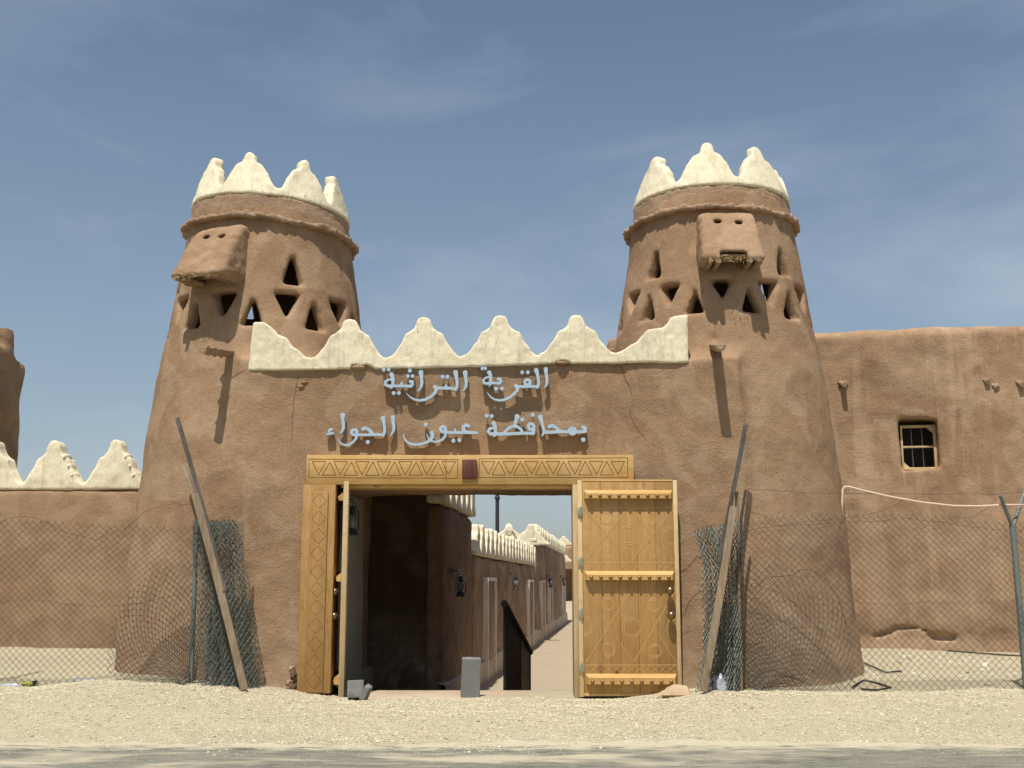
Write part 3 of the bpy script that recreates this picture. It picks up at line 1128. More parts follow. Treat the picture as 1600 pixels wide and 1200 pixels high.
# ------------------------------------------------------------------ cracks and patches on the gate wall
_dg = bpy.context.evaluated_depsgraph_get()
from mathutils.bvhtree import BVHTree


def bvh_of(me):
    n = len(me.vertices)
    co = np.zeros(n * 3, np.float32)
    me.vertices.foreach_get('co', co)
    q = np.zeros(len(me.loops), np.int32)
    me.loops.foreach_get('vertex_index', q)
    return BVHTree.FromPolygons([tuple(c) for c in co.reshape(-1, 3).tolist()], q.reshape(-1, 4).tolist())


bv = [bvh_of(parts[0]), bvh_of(parts[1]), bvh_of(parts[2])]
CAM = Vector((0, 0, CAM_Z))


def on_wall(px, py, trees=None):
    """where the mud face of the gatehouse stands behind a point of the facade (straight back along y)"""
    g = at(px, py, 13.9)
    best = None
    for b in (trees or bv):
        hit = b.ray_cast(Vector((g.x, 12.0, g.z)), Vector((0, 1, 0)))
        if hit[0] is not None and (best is None or hit[0].y < best.y):
            best = hit[0]
    return best if best is not None else Vector((g.x, 14.0, g.z))


def crack(pxs, w, parent):
    """ragged narrow dark strip on the plaster, crack shade put into its colour"""
    pts = []
    for a, b in zip(pxs, pxs[1:]):
        n = max(2, int(math.hypot(b[0] - a[0], b[1] - a[1]) / 3))
        for i in range(n):
            t = i / n
            pts.append((a[0] + (b[0] - a[0]) * t + random.uniform(-0.9, 0.9), a[1] + (b[1] - a[1]) * t))
    pts.append(pxs[-1])
    m_ = MB()
    L, Rr, Mid = [], [], []
    for i, (x, y) in enumerate(pts):
        c = on_wall(x, y)
        ww = w * (0.35 + 0.65 * math.sin(math.pi * min(1, (i + 1) / (len(pts) + 1)))) * random.uniform(0.5, 1.3)
        L.append(m_.bm.verts.new((c.x - ww, c.y + 0.002, c.z)))
        Rr.append(m_.bm.verts.new((c.x + ww, c.y + 0.002, c.z)))
        Mid.append(m_.bm.verts.new((c.x, c.y - 0.005, c.z)))
    for i in range(len(pts) - 1):
        m_.bm.faces.new((L[i], Mid[i], Mid[i + 1], L[i + 1]))
        m_.bm.faces.new((Mid[i], Rr[i], Rr[i + 1], Mid[i + 1]))
    ob('crack', m_.mesh('crack'), M['crack'], parent)


crack([(968, 568), (974, 580), (977, 592), (984, 604), (987, 617)], 0.007, gate)
crack([(983, 635), (985, 648), (991, 662), (1000, 676), (1010, 688)], 0.005, gate)
crack([(467, 585), (463, 604), (459, 622), (458, 645), (456, 690)], 0.004, gate)
crack([(1062, 893), (1072, 888), (1079, 880), (1087, 868), (1091, 873), (1100, 866)], 0.004, towers[1])
crack([(360, 588), (372, 583), (385, 579)], 0.004, towers[0])


def lump(name, c, s, seed, mat, parent=None, n=2, amp=0.25, freq=2.2):
    bm = bmesh.new()
    bmesh.ops.create_icosphere(bm, subdivisions=n, radius=1.0)
    co = np.array([v.co[:] for v in bm.verts])
    d = 1 + amp * vnoise(co + 3, freq, seed) + amp * 0.5 * vnoise(co + 3, freq * 2.3, seed + 1)
    for v, k in zip(bm.verts, d):
        v.co = Vector((c[0] + v.co.x * k * s[0], c[1] + v.co.y * k * s[1], c[2] + v.co.z * k * s[2]))
    for f in bm.faces:
        f.smooth = n > 2
    me = bpy.data.meshes.new(name)
    bm.to_mesh(me)
    bm.free()
    return ob(name, me, mat, parent)


for (px, py, sx, sz) in ((560, 573, 0.085, 0.030), (879, 566, 0.075, 0.024)):
    c = at(px, py, 13.875)
    lump('mud_patch', (c.x, 13.878, c.z - 0.01), (sx, 0.045, sz), 70, M['mud'], gate, 3, 0.2)
for (px, py) in ((476, 597), (471, 604)):
    c = on_wall(px, py)
    lump('mud_patch', tuple(c), (0.045, 0.02, 0.018), 71, M['mud'], gate, 3, 0.3)
# broken plaster at the foot of the left jamb
for (px, py, s_) in ((460, 1044, 0.045), (463, 1056, 0.055), (456, 1066, 0.05), (464, 1074, 0.06), (450, 1075, 0.04)):
    c = on_wall(px, py)
    lump('broken_plaster', (c.x, c.y - 0.01, c.z), (s_ * 0.8, s_ * 0.5, s_), 72, M['crack'] if s_ > 0.052 else M['mud'], gate, 2, 0.5)

# ------------------------------------------------------------------ Arabic lettering
LET1 = (740, 565, 1600 / 130)
LET2 = (590, 565, 1600 / 150)
LET3 = (750, 635, 1600 / 180)
LET4 = (620, 640, 1600 / 140)
LET5 = (500, 635, 1600 / 130)


def ringpts(cx, cy, r, w):
    return [(cx + r * math.cos(a * math.pi / 8), cy + r * math.sin(a * math.pi / 8), w) for a in range(17)]


WORDS = [
    (LET1, 0, [
        [[(1388, 145, 82), (1395, 230, 62), (1410, 330, 60), (1410, 420, 55), (1385, 480, 32), (1350, 512, 10)]],
        [[(1205, 165, 88), (1225, 230, 66), (1245, 330, 60), (1250, 420, 60), (1232, 488, 62)],
         [(1235, 488, 56), (1150, 475, 52), (1040, 478, 52), (940, 480, 52), (860, 476, 52)], ringpts(1036, 400, 52, 60),
         [(815, 465, 78), (850, 490, 62), (835, 560, 62), (780, 620, 62), (700, 685, 56), (600, 730, 52), (500, 745, 46), (400, 725, 40), (330, 680, 32), (280, 620, 20), (255, 580, 8)]],
        [[(475, 335, 62), (515, 332, 54), (528, 380, 54), (505, 418, 54), (420, 410, 52), (330, 410, 52)],
         [(300, 210, 86), (328, 260, 62), (332, 340, 56), (325, 410, 56), (250, 420, 52), (190, 400, 52), (188, 350, 48), (230, 312, 42), (318, 285, 42)],
         [(325, 440, 40), (285, 482, 8)]],
        [[(935, 205, 72)]], [[(1043, 205, 72)]], [[(430, 520, 76)]], [[(545, 515, 76)]], [[(168, 130, 68)]], [[(222, 128, 68)]]]),
    (LET2, 0, [
        [[(1460, 185, 82), (1465, 250, 58), (1475, 330, 56), (1475, 400, 50), (1450, 460, 32), (1410, 500, 10)]],
        [[(1298, 180, 82), (1315, 260, 58), (1325, 350, 52), (1322, 420, 52), (1300, 465, 54)],
         [(1300, 460, 48), (1200, 440, 48), (1140, 440, 48), (1040, 440, 48), (980, 440, 48)], [(1140, 395, 40), (1140, 440, 62)],
         [(955, 420, 72), (985, 455, 58), (955, 520, 52), (890, 585, 52), (800, 630, 48), (700, 645, 44), (610, 630, 36), (540, 590, 26), (490, 540, 14), (470, 510, 6)]],
        [[(722, 180, 82), (730, 260, 56), (738, 350, 52), (725, 420, 50), (690, 470, 30), (650, 500, 8)]],
        [[(548, 332, 62), (578, 332, 50), (582, 380, 50), (555, 408, 50), (470, 405, 48), (400, 403, 48), (300, 405, 48), (240, 405, 48)], [(400, 350, 34), (398, 400, 60)],
         [(230, 215, 78), (255, 280, 54), (255, 350, 50), (245, 405, 52), (170, 405, 48), (125, 380, 48), (130, 330, 44), (180, 300, 38), (245, 293, 38)],
         [(242, 425, 36), (200, 458, 8)]],
        [[(537, 150, 66)]], [[(505, 240, 64)]], [[(582, 240, 64)]], [[(267, 523, 66)]], [[(352, 523, 66)]], [[(100, 135, 62)]], [[(182, 133, 62)]],
        [[(1085, 250, 68)]], [[(1165, 250, 68)]]]),
    (LET3, 1, [
        [[(1435, 290, 54), (1462, 300, 46), (1460, 345, 48), (1380, 352, 44), (1290, 352, 44), (1200, 352, 44), (1100, 350, 46), (1000, 356, 44), (890, 356, 44)], ringpts(1285, 342, 40, 46),
         [(965, 278, 54), (1010, 266, 48), (1060, 300, 44), (1105, 340, 48)],
         [(838, 148, 68), (855, 210, 46), (875, 290, 42), (892, 350, 44), (872, 395, 26), (850, 412, 8)]],
        [ringpts(710, 280, 40, 46), [(750, 310, 46), (742, 372, 50), (690, 372, 44), (600, 371, 44), (500, 375, 44), (400, 380, 44), (300, 380, 44), (240, 380, 44)],
         [(330, 368, 38), (390, 310, 38), (450, 276, 40), (520, 280, 42), (570, 320, 40), (592, 365, 40)], [(516, 142, 72), (502, 190, 46), (486, 255, 42)], [(310, 390, 30), (280, 412, 10)],
         [(190, 232, 64), (210, 280, 46), (215, 340, 44), (205, 380, 46), (140, 380, 44), (110, 350, 42), (130, 312, 38), (196, 295, 36)],
         [(215, 400, 30), (175, 425, 8)]],
        [[(1435, 462, 62)]], [[(93, 130, 56)]], [[(162, 133, 56)]], [[(588, 183, 56)]], [[(732, 117, 56)]]]),
    (LET4, 1, [
        [[(1282, 290, 60), (1240, 275, 62), (1185, 305, 62), (1185, 350, 62), (1230, 400, 58), (1330, 410, 56), (1425, 412, 52)],
         [(1230, 405, 56), (1130, 410, 52), (1035, 408, 52), (960, 410, 52), (880, 405, 48)], [(1042, 355, 36), (1035, 405, 60)], ringpts(825, 350, 46, 58),
         [(872, 380, 56), (865, 470, 52), (820, 530, 46), (750, 568, 42), (680, 575, 38), (620, 560, 32), (570, 520, 28), (545, 470, 20), (535, 430, 10)],
         [(622, 412, 64), (640, 450, 58), (625, 510, 58), (560, 570, 52), (460, 610, 50), (350, 625, 46), (250, 615, 42), (170, 570, 36), (125, 500, 28), (120, 450, 18), (135, 420, 8)]],
        [[(517, 268, 74)]], [[(1010, 555, 74)]], [[(1117, 545, 74)]]]),
    (LET5, 1, [
        [[(1400, 212, 88), (1405, 290, 62), (1420, 380, 60), (1415, 460, 52), (1375, 540, 30), (1330, 590, 8)]],
        [[(1208, 228, 92), (1225, 300, 64), (1240, 400, 60), (1240, 490, 58), (1212, 555, 60)],
         [(1215, 545, 54), (1100, 537, 58), (1000, 540, 54), (900, 545, 54), (800, 546, 54), (730, 546, 52)], [(825, 432, 70), (880, 416, 64), (940, 450, 60), (1005, 515, 60)],
         ringpts(658, 495, 50, 60), [(712, 540, 54), (690, 620, 52), (630, 690, 46), (560, 735, 44), (480, 745, 40), (410, 720, 32), (365, 670, 20), (345, 600, 8)]],
        [[(437, 168, 92), (435, 240, 64), (448, 330, 62), (450, 410, 56), (425, 480, 42), (365, 535, 8)]],
        [[(240, 442, 38), (190, 447, 48), (165, 480, 44), (200, 512, 44), (252, 515, 38)], [(252, 518, 34), (130, 537, 36)]],
        [[(917, 685, 80)]]])]
YL0, YL1 = 13.808, 13.872
sign = {0: thing('sign_lettering', (0, 13.87, 3.9), 'upper line of raised pale blue Arabic letters, just under the cream parapet', 'sign', 'Arabic lettering over the gate'),
        1: thing('sign_lettering', (0, 13.87, 3.3), 'lower line of raised pale blue Arabic letters, just above the carved lintel', 'sign', 'Arabic lettering over the gate')}
for (ox, oy, sc), line, letters in WORDS:
    for strokes in letters:
        seg = []
        for st in strokes:
            q = [(lambda p, w: (p.x, p.z, w / sc / 122 / 2))(at(ox + x / sc, oy + y / sc, YL0), w) for x, y, w in st]
            seg += list(zip(q, q[1:])) if len(q) > 1 else [(q[0], q[0])]
        allp = [p for s_ in seg for p in s_]
        x0, x1 = min(p[0] - p[2] for p in allp) - 0.03, max(p[0] + p[2] for p in allp) + 0.03
        z0, z1 = min(p[1] - p[2] for p in allp) - 0.03, max(p[1] + p[2] for p in allp) + 0.03
        hx, hy = 0.0055, 0.010
        X, Y, Z = grid((x0, YL0 - 0.02, z0), (x1, YL1 + 0.02, z1), (hx, hy, hx))
        PX, PZ = X[:, 0, :], Z[:, 0, :]
        d2 = np.full(PX.shape, 9.0)
        for a, b in seg:
            ex, ez = b[0] - a[0], b[1] - a[1]
            L = ex * ex + ez * ez
            t = np.clip(((PX - a[0]) * ex + (PZ - a[1]) * ez) / L, 0, 1) if L > 1e-12 else 0.0
            d2 = np.minimum(d2, np.hypot(PX - a[0] - ex * t, PZ - a[1] - ez * t) - (a[2] + (b[2] - a[2]) * t))
        F = np.maximum(d2[:, None, :] * np.ones_like(X), np.abs(Y - (YL0 + YL1) / 2) - (YL1 - YL0) / 2)
        V, Q = nets(F, (x0, YL0 - 0.02, z0), (hx, hy, hx))
        V[:, 1] = np.where(V[:, 1] < YL0 + 0.006, YL0, np.where(V[:, 1] > YL1 - 0.006, YL1, V[:, 1]))
        me = mesh_np('letter', V, Q, True)
        if hasattr(me, 'set_sharp_from_angle'):
            me.set_sharp_from_angle(angle=R(40))
        lt = ob('dot' if len(strokes) == 1 and len(strokes[0]) == 1 else 'letter', me, M['letter'], sign[line])
        for p in ([strokes[0][0]] if len(seg) < 3 else [strokes[0][1], strokes[-1][len(strokes[-1]) // 2]]):
            c = at(ox + p[0] / sc, oy + p[1] / sc, YL0)
            ob('pin', MB().tube([(c.x, YL1 - 0.01, c.z), (c.x, 14.0, c.z)], 0.005, 6).mesh('pin'), M['pin'], lt)

# ------------------------------------------------------------------ door frame
def tent(m_, pts, w, hgt, y, closed=False):
    """ridge line standing off a face at depth y (facing -y); pts are (x, z)"""
    n = len(pts)
    if closed:
        pts = list(pts) + [pts[0]]
    for (ax, az), (bx, bz) in zip(pts, pts[1:]):
        d = Vector((bx - ax, 0, bz - az))
        if d.length < 1e-6:
            continue
        d.normalize()
        s = Vector((-d.z, 0, d.x)) * w
        A, B = Vector((ax, y, az)) - d * w * 0.3, Vector((bx, y, bz)) + d * w * 0.3
        up = Vector((0, -hgt, 0))
        m_.poly([A - s, A + up, B + up, B - s])
        m_.poly([A + up, A + s, B + s, B + up])


lint_lo, lint_hi = at(478, 757, 13.70), at(990, 711, 13.70)
frame = thing('gate_surround', (-0.5, 13.85, 0.1), 'yellow pine gate surround with carved triangles along the lintel', 'door frame')
lt0 = MB().box((lint_lo.x, 13.70, lint_lo.z), (lint_hi.x, 14.10, lint_hi.z), 0.008).mesh('lintel', angle=R(40))
lintel = ob('lintel', lt0, M['pine_h'], frame)
YF = 13.6995


def LX7(zx, zy): p = at(460 + zx / 5.714, 700 + zy / 5.714, 13.70); return (p.x, p.z)
def LX8(zx, zy): p = at(720 + zx / 4.444, 700 + zy / 4.444, 13.70); return (p.x, p.z)


m_ = MB()
tent(m_, [LX7(130, 100), LX7(1460, 103), LX7(1455, 270), LX7(130, 264)], 0.0042, 0.0012, YF, True)
for i in range(7):
    o = i * 193
    tent(m_, [LX7(160 + o, 120), LX7(280 + o, 121), LX7(216 + o, 240)], 0.0042, 0.0012, YF, True)
    if i < 6:
        tent(m_, [LX7(248 + o, 243), LX7(370 + o, 243), LX7(317 + o, 124)], 0.0042, 0.0012, YF, True)
tent(m_, [LX8(127, 75), LX8(1157, 68), LX8(1160, 205), LX8(127, 205)], 0.0042, 0.0012, YF, True)
for i in range(7):
    o = i * 150
    tent(m_, [LX8(143 + o, 93), LX8(237 + o, 93), LX8(193 + o, 183)], 0.0042, 0.0012, YF, True)
    if i < 6:
        tent(m_, [LX8(217 + o, 187), LX8(312 + o, 187), LX8(264 + o, 93)], 0.0042, 0.0012, YF, True)
tent(m_, [LX7(1353, 105), LX7(1353, 305)], 0.004, 0.0012, YF)
ob('carved_line', m_.mesh('carved_line'), M['groove_dark'], lintel)
b0, b1 = at(722, 748, 13.64), at(745, 718, 13.64)
ob('block', MB().box((b0.x, 13.62, b0.z), (b1.x, 13.705, b1.z), 0.01).mesh('block', angle=R(40)), M['red_wood'], lintel)
# soffit board under the lintel
ob('soffit_board', MB().box((lint_lo.x + 0.42, 13.76, lint_lo.z - 0.035), (0.80, 14.05, lint_lo.z - 0.003), 0.004).mesh('soffit_board'), M['pine_h'], frame)
# left jamb: a wide post with a raised panel of diamonds
j0, j1 = at(471, 1082, 13.78), at(520, 757, 13.78)
jz0, jz1 = j0.z, lint_lo.z - 0.003
jx0, jx1 = -2.545, -2.15
jamb = ob('jamb', MB().box((jx0, 13.665, jz0), (jx1, 14.02, jz1), 0.006).mesh('jamb', angle=R(40)), M['pine'], frame)
ob('panel', MB().box((jx0 + 0.105, 13.640, jz0 + 0.01), (jx1 - 0.085, 13.665, jz1 - 0.09), 0.010).mesh('panel', angle=R(40)), M['pine'], jamb)
m_ = MB()
cx = (jx0 + 0.105 + jx1 - 0.085) / 2
nD = 11
for i in range(nD):
    zc = jz1 - 0.20 - i * (jz1 - jz0 - 0.26) / (nD - 0.6)
    tent(m_, [(cx - 0.088, zc), (cx, zc + 0.092), (cx + 0.088, zc), (cx, zc - 0.092)], 0.0028, 0.0012, 13.640, True)
ob('carved_line', m_.mesh('carved_line'), M['groove_dark'], jamb)
# right jamb: slim post at the hinges
ob('jamb', MB().box((0.738, 13.66, 0.09), (0.80, 14.0, lint_lo.z - 0.003), 0.005).mesh('jamb', angle=R(40)), M['pine_pale'], frame)

# ------------------------------------------------------------------ door leaves (local: x across from the hinge, front towards -y, z up)
LW, LH = 1.165, 2.545


def Lx(px): return (px - 910.5) / (1057.5 - 910.5) * LW
def Lz(py): return (1088 - py) / (1088 - 752) * LH
def Z6(x, y): return (Lx(890 + x / 6.316), Lz(740 + y / 6.316))
def Z7(x, y): return (Lx(890 + x / 6.316), Lz(910 + y / 6.316))


def circ(c, r, a0=0, a1=360, n=22):
    return [(c[0] + r * math.cos(R(a0 + (a1 - a0) * i / n)), c[1] + r * math.sin(R(a0 + (a1 - a0) * i / n))) for i in range(n + 1)]


def make_leaf(loc, rz, label, full=True):
    root = thing('door_leaf', loc, label, 'door', 'leaves of the gate', rz)
    seams = [0.010, Lx(940), Lx(967), Lx(995), Lx(1023), Lx(1051)]
    for a, b in zip(seams, seams[1:]):
        local(root, 'plank', MB().box((a + 0.0012, -0.045, 0.035), (b - 0.0012, 0.0, LH - 0.015), 0.003).mesh('plank', angle=R(40)), M['pine'])
    local(root, 'stile', MB().box((seams[-1] + 0.001, -0.052, 0.0), (LW, 0.012, LH), 0.005).mesh('stile', angle=R(40)), M['pine_pale'])
    local(root, 'stile', MB().box((-0.045, -0.04, -0.01), (0.008, 0.012, LH), 0.005).mesh('stile', angle=R(40)), M['pine_pale'])
    local(root, 'edge_board', MB().box((0.010, -0.047, 0.0), (seams[-1], 0.008, 0.033), 0.004).mesh('edge_board', angle=R(40)), M['pine_h'])
    local(root, 'edge_board', MB().box((0.010, -0.05, LH - 0.014), (seams[-1], 0.010, LH + 0.006), 0.004).mesh('edge_board', angle=R(40)), M['pine_h'])
    rails = [(768, 782), (896, 910.5), (1054, 1070)]
    sm = MB().lathe([(0.0225, 0.0), (0.0225, 0.006), (0.019, 0.014), (0.011, 0.020), (0.002, 0.0225)], (0, 0, 0), 12, 'Y').mesh('stud', smooth=True)
    for t, b in rails:
        zt, zb = Lz(t), Lz(b)
        x0, x1 = Lx(914), Lx(1050)
        mr = MB()
        mr.hexa([(x0, -0.0455, zb), (x1, -0.0455, zb), (x1, -0.0455, zt), (x0, -0.0455, zt)],
                [(x0 + 0.03, -0.11, zb + 0.004), (x1 - 0.03, -0.11, zb + 0.004), (x1 - 0.03, -0.11, zt - 0.045), (x0 + 0.03, -0.11, zt - 0.045)])
        rl = local(root, 'rail', mr.mesh('rail'), M['pine_h'])
        for i in range(9):
            s = local(rl, 'stud', sm, M['stud'])
            s.location = (Lx(890 + (212 + i * 92.3) / 6.316), -0.110, zb + 0.033)
    mc = MB()
    Yc = -0.0448
    w_, h_ = 0.0036, 0.0030
    # upper panel
    def panel(z, c4, big, half, xs_, yb, yd):
        for a, b in xs_:
            for o in (-5, 5):
                tent(mc, [z(a[0] + o, a[1]), z(b[0] + o, b[1])], w_ * 0.8, h_, Yc)
        for cx_, cy_ in c4:
            for r_ in (48, 62):
                tent(mc, circ(z(cx_, cy_), r_ / 6.316 / (147 / LW)), w_, h_, Yc)
        for r_ in (74, 92):
            rr_ = r_ / 6.316 / (147 / LW)
            tent(mc, circ(z(*big), rr_), w_, h_, Yc)
            tent(mc, circ((0.013, z(*half[0])[1]), rr_, -88, 88), w_, h_, Yc)
            tent(mc, circ((seams[-1] - 0.004, z(*half[1])[1]), rr_, 92, 268), w_, h_, Yc)
        for y_ in yb:
            tent(mc, [z(147, y_), z(1018, y_)], w_, h_, Yc)
        for i in range(12):
            cx_ = 185 + i * 73
            tent(mc, [z(cx_ - 36, yd), z(cx_, yd - 36), z(cx_ + 36, yd), z(cx_, yd + 34)], w_ * 0.8, h_, Yc, True)
        zz = []
        for i in range(25):
            zz.append(z(150 + i * 36, yb[0] - (2 if i % 2 else 26)))
        tent(mc, zz, w_ * 0.8, h_, Yc)
    panel(Z6, [(370, 457), (795, 468), (368, 795), (797, 800)], (588, 632), [(145, 630), (1020, 640)],
          [((155, 365), (580, 900)), ((580, 370), (155, 890)), ((600, 370), (1015, 900)), ((1012, 380), (600, 895))], (357, 905), 945)
    panel(Z7, [(372, 240), (810, 250), (370, 680), (815, 693)], (595, 465), [(145, 450), (1050, 470)],
          [((160, 112), (598, 800)), ((590, 115), (160, 798)), ((607, 115), (1010, 810)), ((1012, 120), (612, 798))], (100, 828), 868)
    local(root, 'carved_line', mc.mesh('carved_line'), M['groove_pale'])
    bm_ = MB().lathe([(0.016, 0.0), (0.016, 0.035), (0.030, 0.042), (0.046, 0.062), (0.050, 0.083), (0.046, 0.104), (0.030, 0.124), (0.012, 0.131), (0.001, 0.132)], (0, 0, 0), 20, 'Y').mesh('knob', smooth=True)
    for px_, py_ in ((1041.5, 926.6), (1042.5, 964.6)):
        s = local(root, 'knob', bm_, M['ball'])
        s.location = (Lx(px_), -0.045, Lz(py_))
    hm = MB()
    hm.box((-0.05, -0.058, -0.05), (0.012, -0.041, 0.05), 0.003)
    hm.tube([(-0.012, -0.06, -0.055), (-0.012, -0.06, 0.055)], 0.011, 8)
    hm = hm.mesh('hinge', angle=R(40))
    for py_ in (802, 882, 962, 1045):
        s = local(root, 'hinge', hm, M['hinge'])
        s.location = (0, 0, Lz(py_))
    return root


leafR = make_leaf((0.842, 13.675, 0.115), R(0.6), 'yellow pine door leaf laid open against the wall, studded rails and carved circles showing')
hx, nx_ = at(540, 1000, 14.82), at(538, 1000, 13.66)
angL = math.atan2(nx_.y - hx.y, nx_.x - hx.x)
leafL = make_leaf((hx.x, 14.80, 0.10), angL, 'yellow pine door leaf standing open edge-on beside the carved left jamb')

# ------------------------------------------------------------------ lobby: threshold, plaster lining, plinths
th = MB().box((-2.36, 13.62, -0.5), (0.79, 14.66, 0.088), 0.02).mesh('threshold', angle=R(40))
tag(ob('threshold', th, M['slab']), 'pale screed threshold slab in the gateway between the two jambs', 'threshold')


def lobby_strip(y0, y1, z0, z1, off, wave, mat, name, parent):
    """thin plaster coat along the lobby's left wall"""
    ys_ = np.linspace(y0, y1, 16)
    zs_ = np.linspace(z0, z1, 24)
    YY, ZZ = np.meshgrid(ys_, zs_, indexing='ij')
    endw = np.where(YY > y1 - 1e-6, 1, 0)
    YY = YY + endw * wave * (np.sin(ZZ * 2.1) * 0.05 + 0.10 * np.clip((0.7 - ZZ) / 0.7, 0, 1))
    p = np.stack([YY.ravel(), ZZ.ravel(), np.zeros(YY.size)], 1)
    XX = LOBX + ADX * (YY - 14.0) + off + 0.01 * vnoise(p, 2.5, 3).reshape(YY.shape)
    v1 = np.stack([XX.ravel(), YY.ravel(), ZZ.ravel()], 1)
    v0 = v1.copy()
    v0[:, 0] -= off + 0.12
    n = len(v1)
    a, b = len(ys_), len(zs_)
    i, j = np.meshgrid(np.arange(a - 1), np.arange(b - 1), indexing='ij')
    q = (i * b + j).ravel()
    fs = np.stack([q, q + b, q + b + 1, q + 1], 1)
    rim = []
    for jj in range(b - 1):
        rim.append(((a - 1) * b + jj, (a - 1) * b + jj + 1, (a - 1) * b + jj + 1 + n, (a - 1) * b + jj + n)[::-1])
        rim.append((jj, jj + 1, jj + 1 + n, jj + n))
    for ii in range(a - 1):
        rim.append((ii * b + b - 1, (ii + 1) * b + b - 1, (ii + 1) * b + b - 1 + n, ii * b + b - 1 + n))
    me = mesh_np(name, np.concatenate([v1, v0]), np.concatenate([fs, np.array(rim)]), False)
    return ob(name, me, mat, parent)


lobby_strip(14.12, 16.25, -0.45, 2.60, 0.05, 1.0, M['lining'], 'plaster_lining', gate)
lobby_strip(16.33, 17.9, -0.45, 0.22, 0.05, 0.0, M['lining'], 'plinth', gate)

# ------------------------------------------------------------------ side walls
def wall_sdf(name, L, hgt, th, h, xf, mat, parent, seed, rnd=0.06, amps=None, carve=None, z0=-0.4):
    """mud wall: local x along, y into the wall (front at 0), z up from z0 to hgt; xf places it"""
    lo, hi = (-0.15, -0.15, z0 - 0.1), (L + 0.15, th + 0.15, hgt + 0.15)
    X, Y, Z = grid(lo, hi, h)
    F = box_sdf(X, Y, Z, (0, 0, z0), (L, th, hgt), rnd)
    if carve is not None:
        F = carve(F, X, Y, Z)
    F = roughen(F, X, Y, Z, amps or [(0.03, 0.8), (0.015, 2.5), (0.008, 7)], 0.16, seed)
    V, Q = nets(F, lo, h)
    V = np.array(V)
    A, (tx, ty) = xf
    c, s = math.cos(A), math.sin(A)
    W = np.stack([tx + V[:, 0] * c - V[:, 1] * s, ty + V[:, 0] * s + V[:, 1] * c, V[:, 2]], 1)
    return ob(name, mesh_np(name, W, Q), mat, parent)


def merlon_mesh(w, hgt, th, seed, skirt=0.09, h=0.025, one_sided=False, knob=0.0):
    """single plaster merlon centred on x=0, bottom at z=0, front at y=-th/2"""
    pts = [(-w / 2, 0)] + merlon_pts(0, w / 2, w / 2, skirt, hgt - skirt) + [(w / 2, 0)]
    lo, hi = (-w / 2 - 0.06, -th / 2 - 0.06, -0.06), (w / 2 + 0.06, th / 2 + 0.06, hgt + 0.08)
    X, Y, Z = grid(lo, hi, h)
    d2 = poly_sdf(X[:, 0, :], Z[:, 0, :], pts)[:, None, :] * np.ones_like(X)
    F = extr(d2 + 0.02, np.abs(Y) - th / 2 + 0.02) - 0.02
    if knob:
        F = smin(F, np.sqrt(X ** 2 + Y ** 2 + (Z - hgt + 0.03) ** 2) - knob, 0.04)
    F = roughen(F, X, Y, Z, [(0.010, 4.5), (0.006, 12)], 0.1, seed)
    V, Q = nets(F, lo, h)
    return mesh_np('merlon', V, Q)


def place(me, mat, parent, name, loc, rz, sc=(1, 1, 1)):
    o = bpy.data.objects.new(name, me)
    C.objects.link(o)
    if len(me.materials) == 0:
        me.materials.append(mat)
    o.location = loc
    o.rotation_euler = (0, 0, rz)
    o.scale = sc
    o.parent = parent
    o.matrix_parent_inverse = parent.matrix_basis.inverted()
    return o


# left courtyard wall with cream merlons
lw = thing('courtyard_wall', (-8, 17.5, 0.4), 'long brown mud wall left of the left tower, topped with cream merlons', 'wall')
wall_sdf('masonry', 10.6, 2.84, 0.5, 0.05, (0.0, (-14.3, 17.3)), M['mud'], lw, 80)
mm_ = [merlon_mesh(0.985, 0.78, 0.30, 90 + i) for i in range(3)]
for i in range(11):
    x = -6.18 + 0.03 - 0.957 * (i - 1)
    place(mm_[i % 3], M['cream'], lw, 'merlon', (x, 17.42, 2.835 + 0.004 * (i % 2)), 0.0, (1, 1, 1 + random.uniform(-0.02, 0.03)))
# scalloped right flanks of the merlons in view
for x in (-7.10, -6.15):
    for q, (dx, dzz) in enumerate(((0.17, 0.50), (0.235, 0.36), (0.30, 0.22))):
        lump('lobe', (x + dx, 17.40, 2.84 + dzz), (0.055, 0.15, 0.065), 95 + q, M['cream'], lw, 3, 0.12)

# tall mud building end at the far left
def carve_far(F, X, Y, Z):
    knob = np.sqrt(((X - 2.30) / 1.0) ** 2 + ((Y - 0.35) / 1.0) ** 2 + ((Z - 5.80) / 1.35) ** 2) - 0.34
    F = smax(F, Z - 5.72 + 0.3 * np.maximum(X - 2.3, 0), 0.2)
    return smin(F, knob, 0.2)


ft = thing('mud_tower_ruin', (-9.1, 19.5, 0.4), 'tall dark shaded mud tower at the left edge, behind the courtyard wall', 'tower')
wall_sdf('masonry', 2.9, 5.9, 1.6, 0.05, (R(90), (-9.14, 17.95)), M['mud'], ft, 84, 0.22, [(0.10, 0.55), (0.05, 1.7), (0.022, 4.5), (0.010, 12)], carve_far)

# right-hand building
RB_A = math.atan2(16.45 - 17.0, 7.73 - 4.75)
RB_O = (4.20 - 0.0, 17.0 + 0.55 * 0.185)
rbc, rbs = math.cos(RB_A), math.sin(RB_A)


def rb_local(p):
    dx, dy = p[0] - RB_O[0], p[1] - RB_O[1]
    return dx * rbc + dy * rbs


def rb_at(px, py):
    """point of the right-hand facade behind a photo pixel"""
    u, v = (px - 800) / FPX, (600 - py) / FPX
    dx, dy, dz_ = u, CP - v * SP, SP + v * CP
    nx, ny = -rbs, rbc
    t = (RB_O[0] * nx + RB_O[1] * ny) / (dx * nx + dy * ny)
    return Vector((dx * t, dy * t, CAM_Z + dz_ * t))


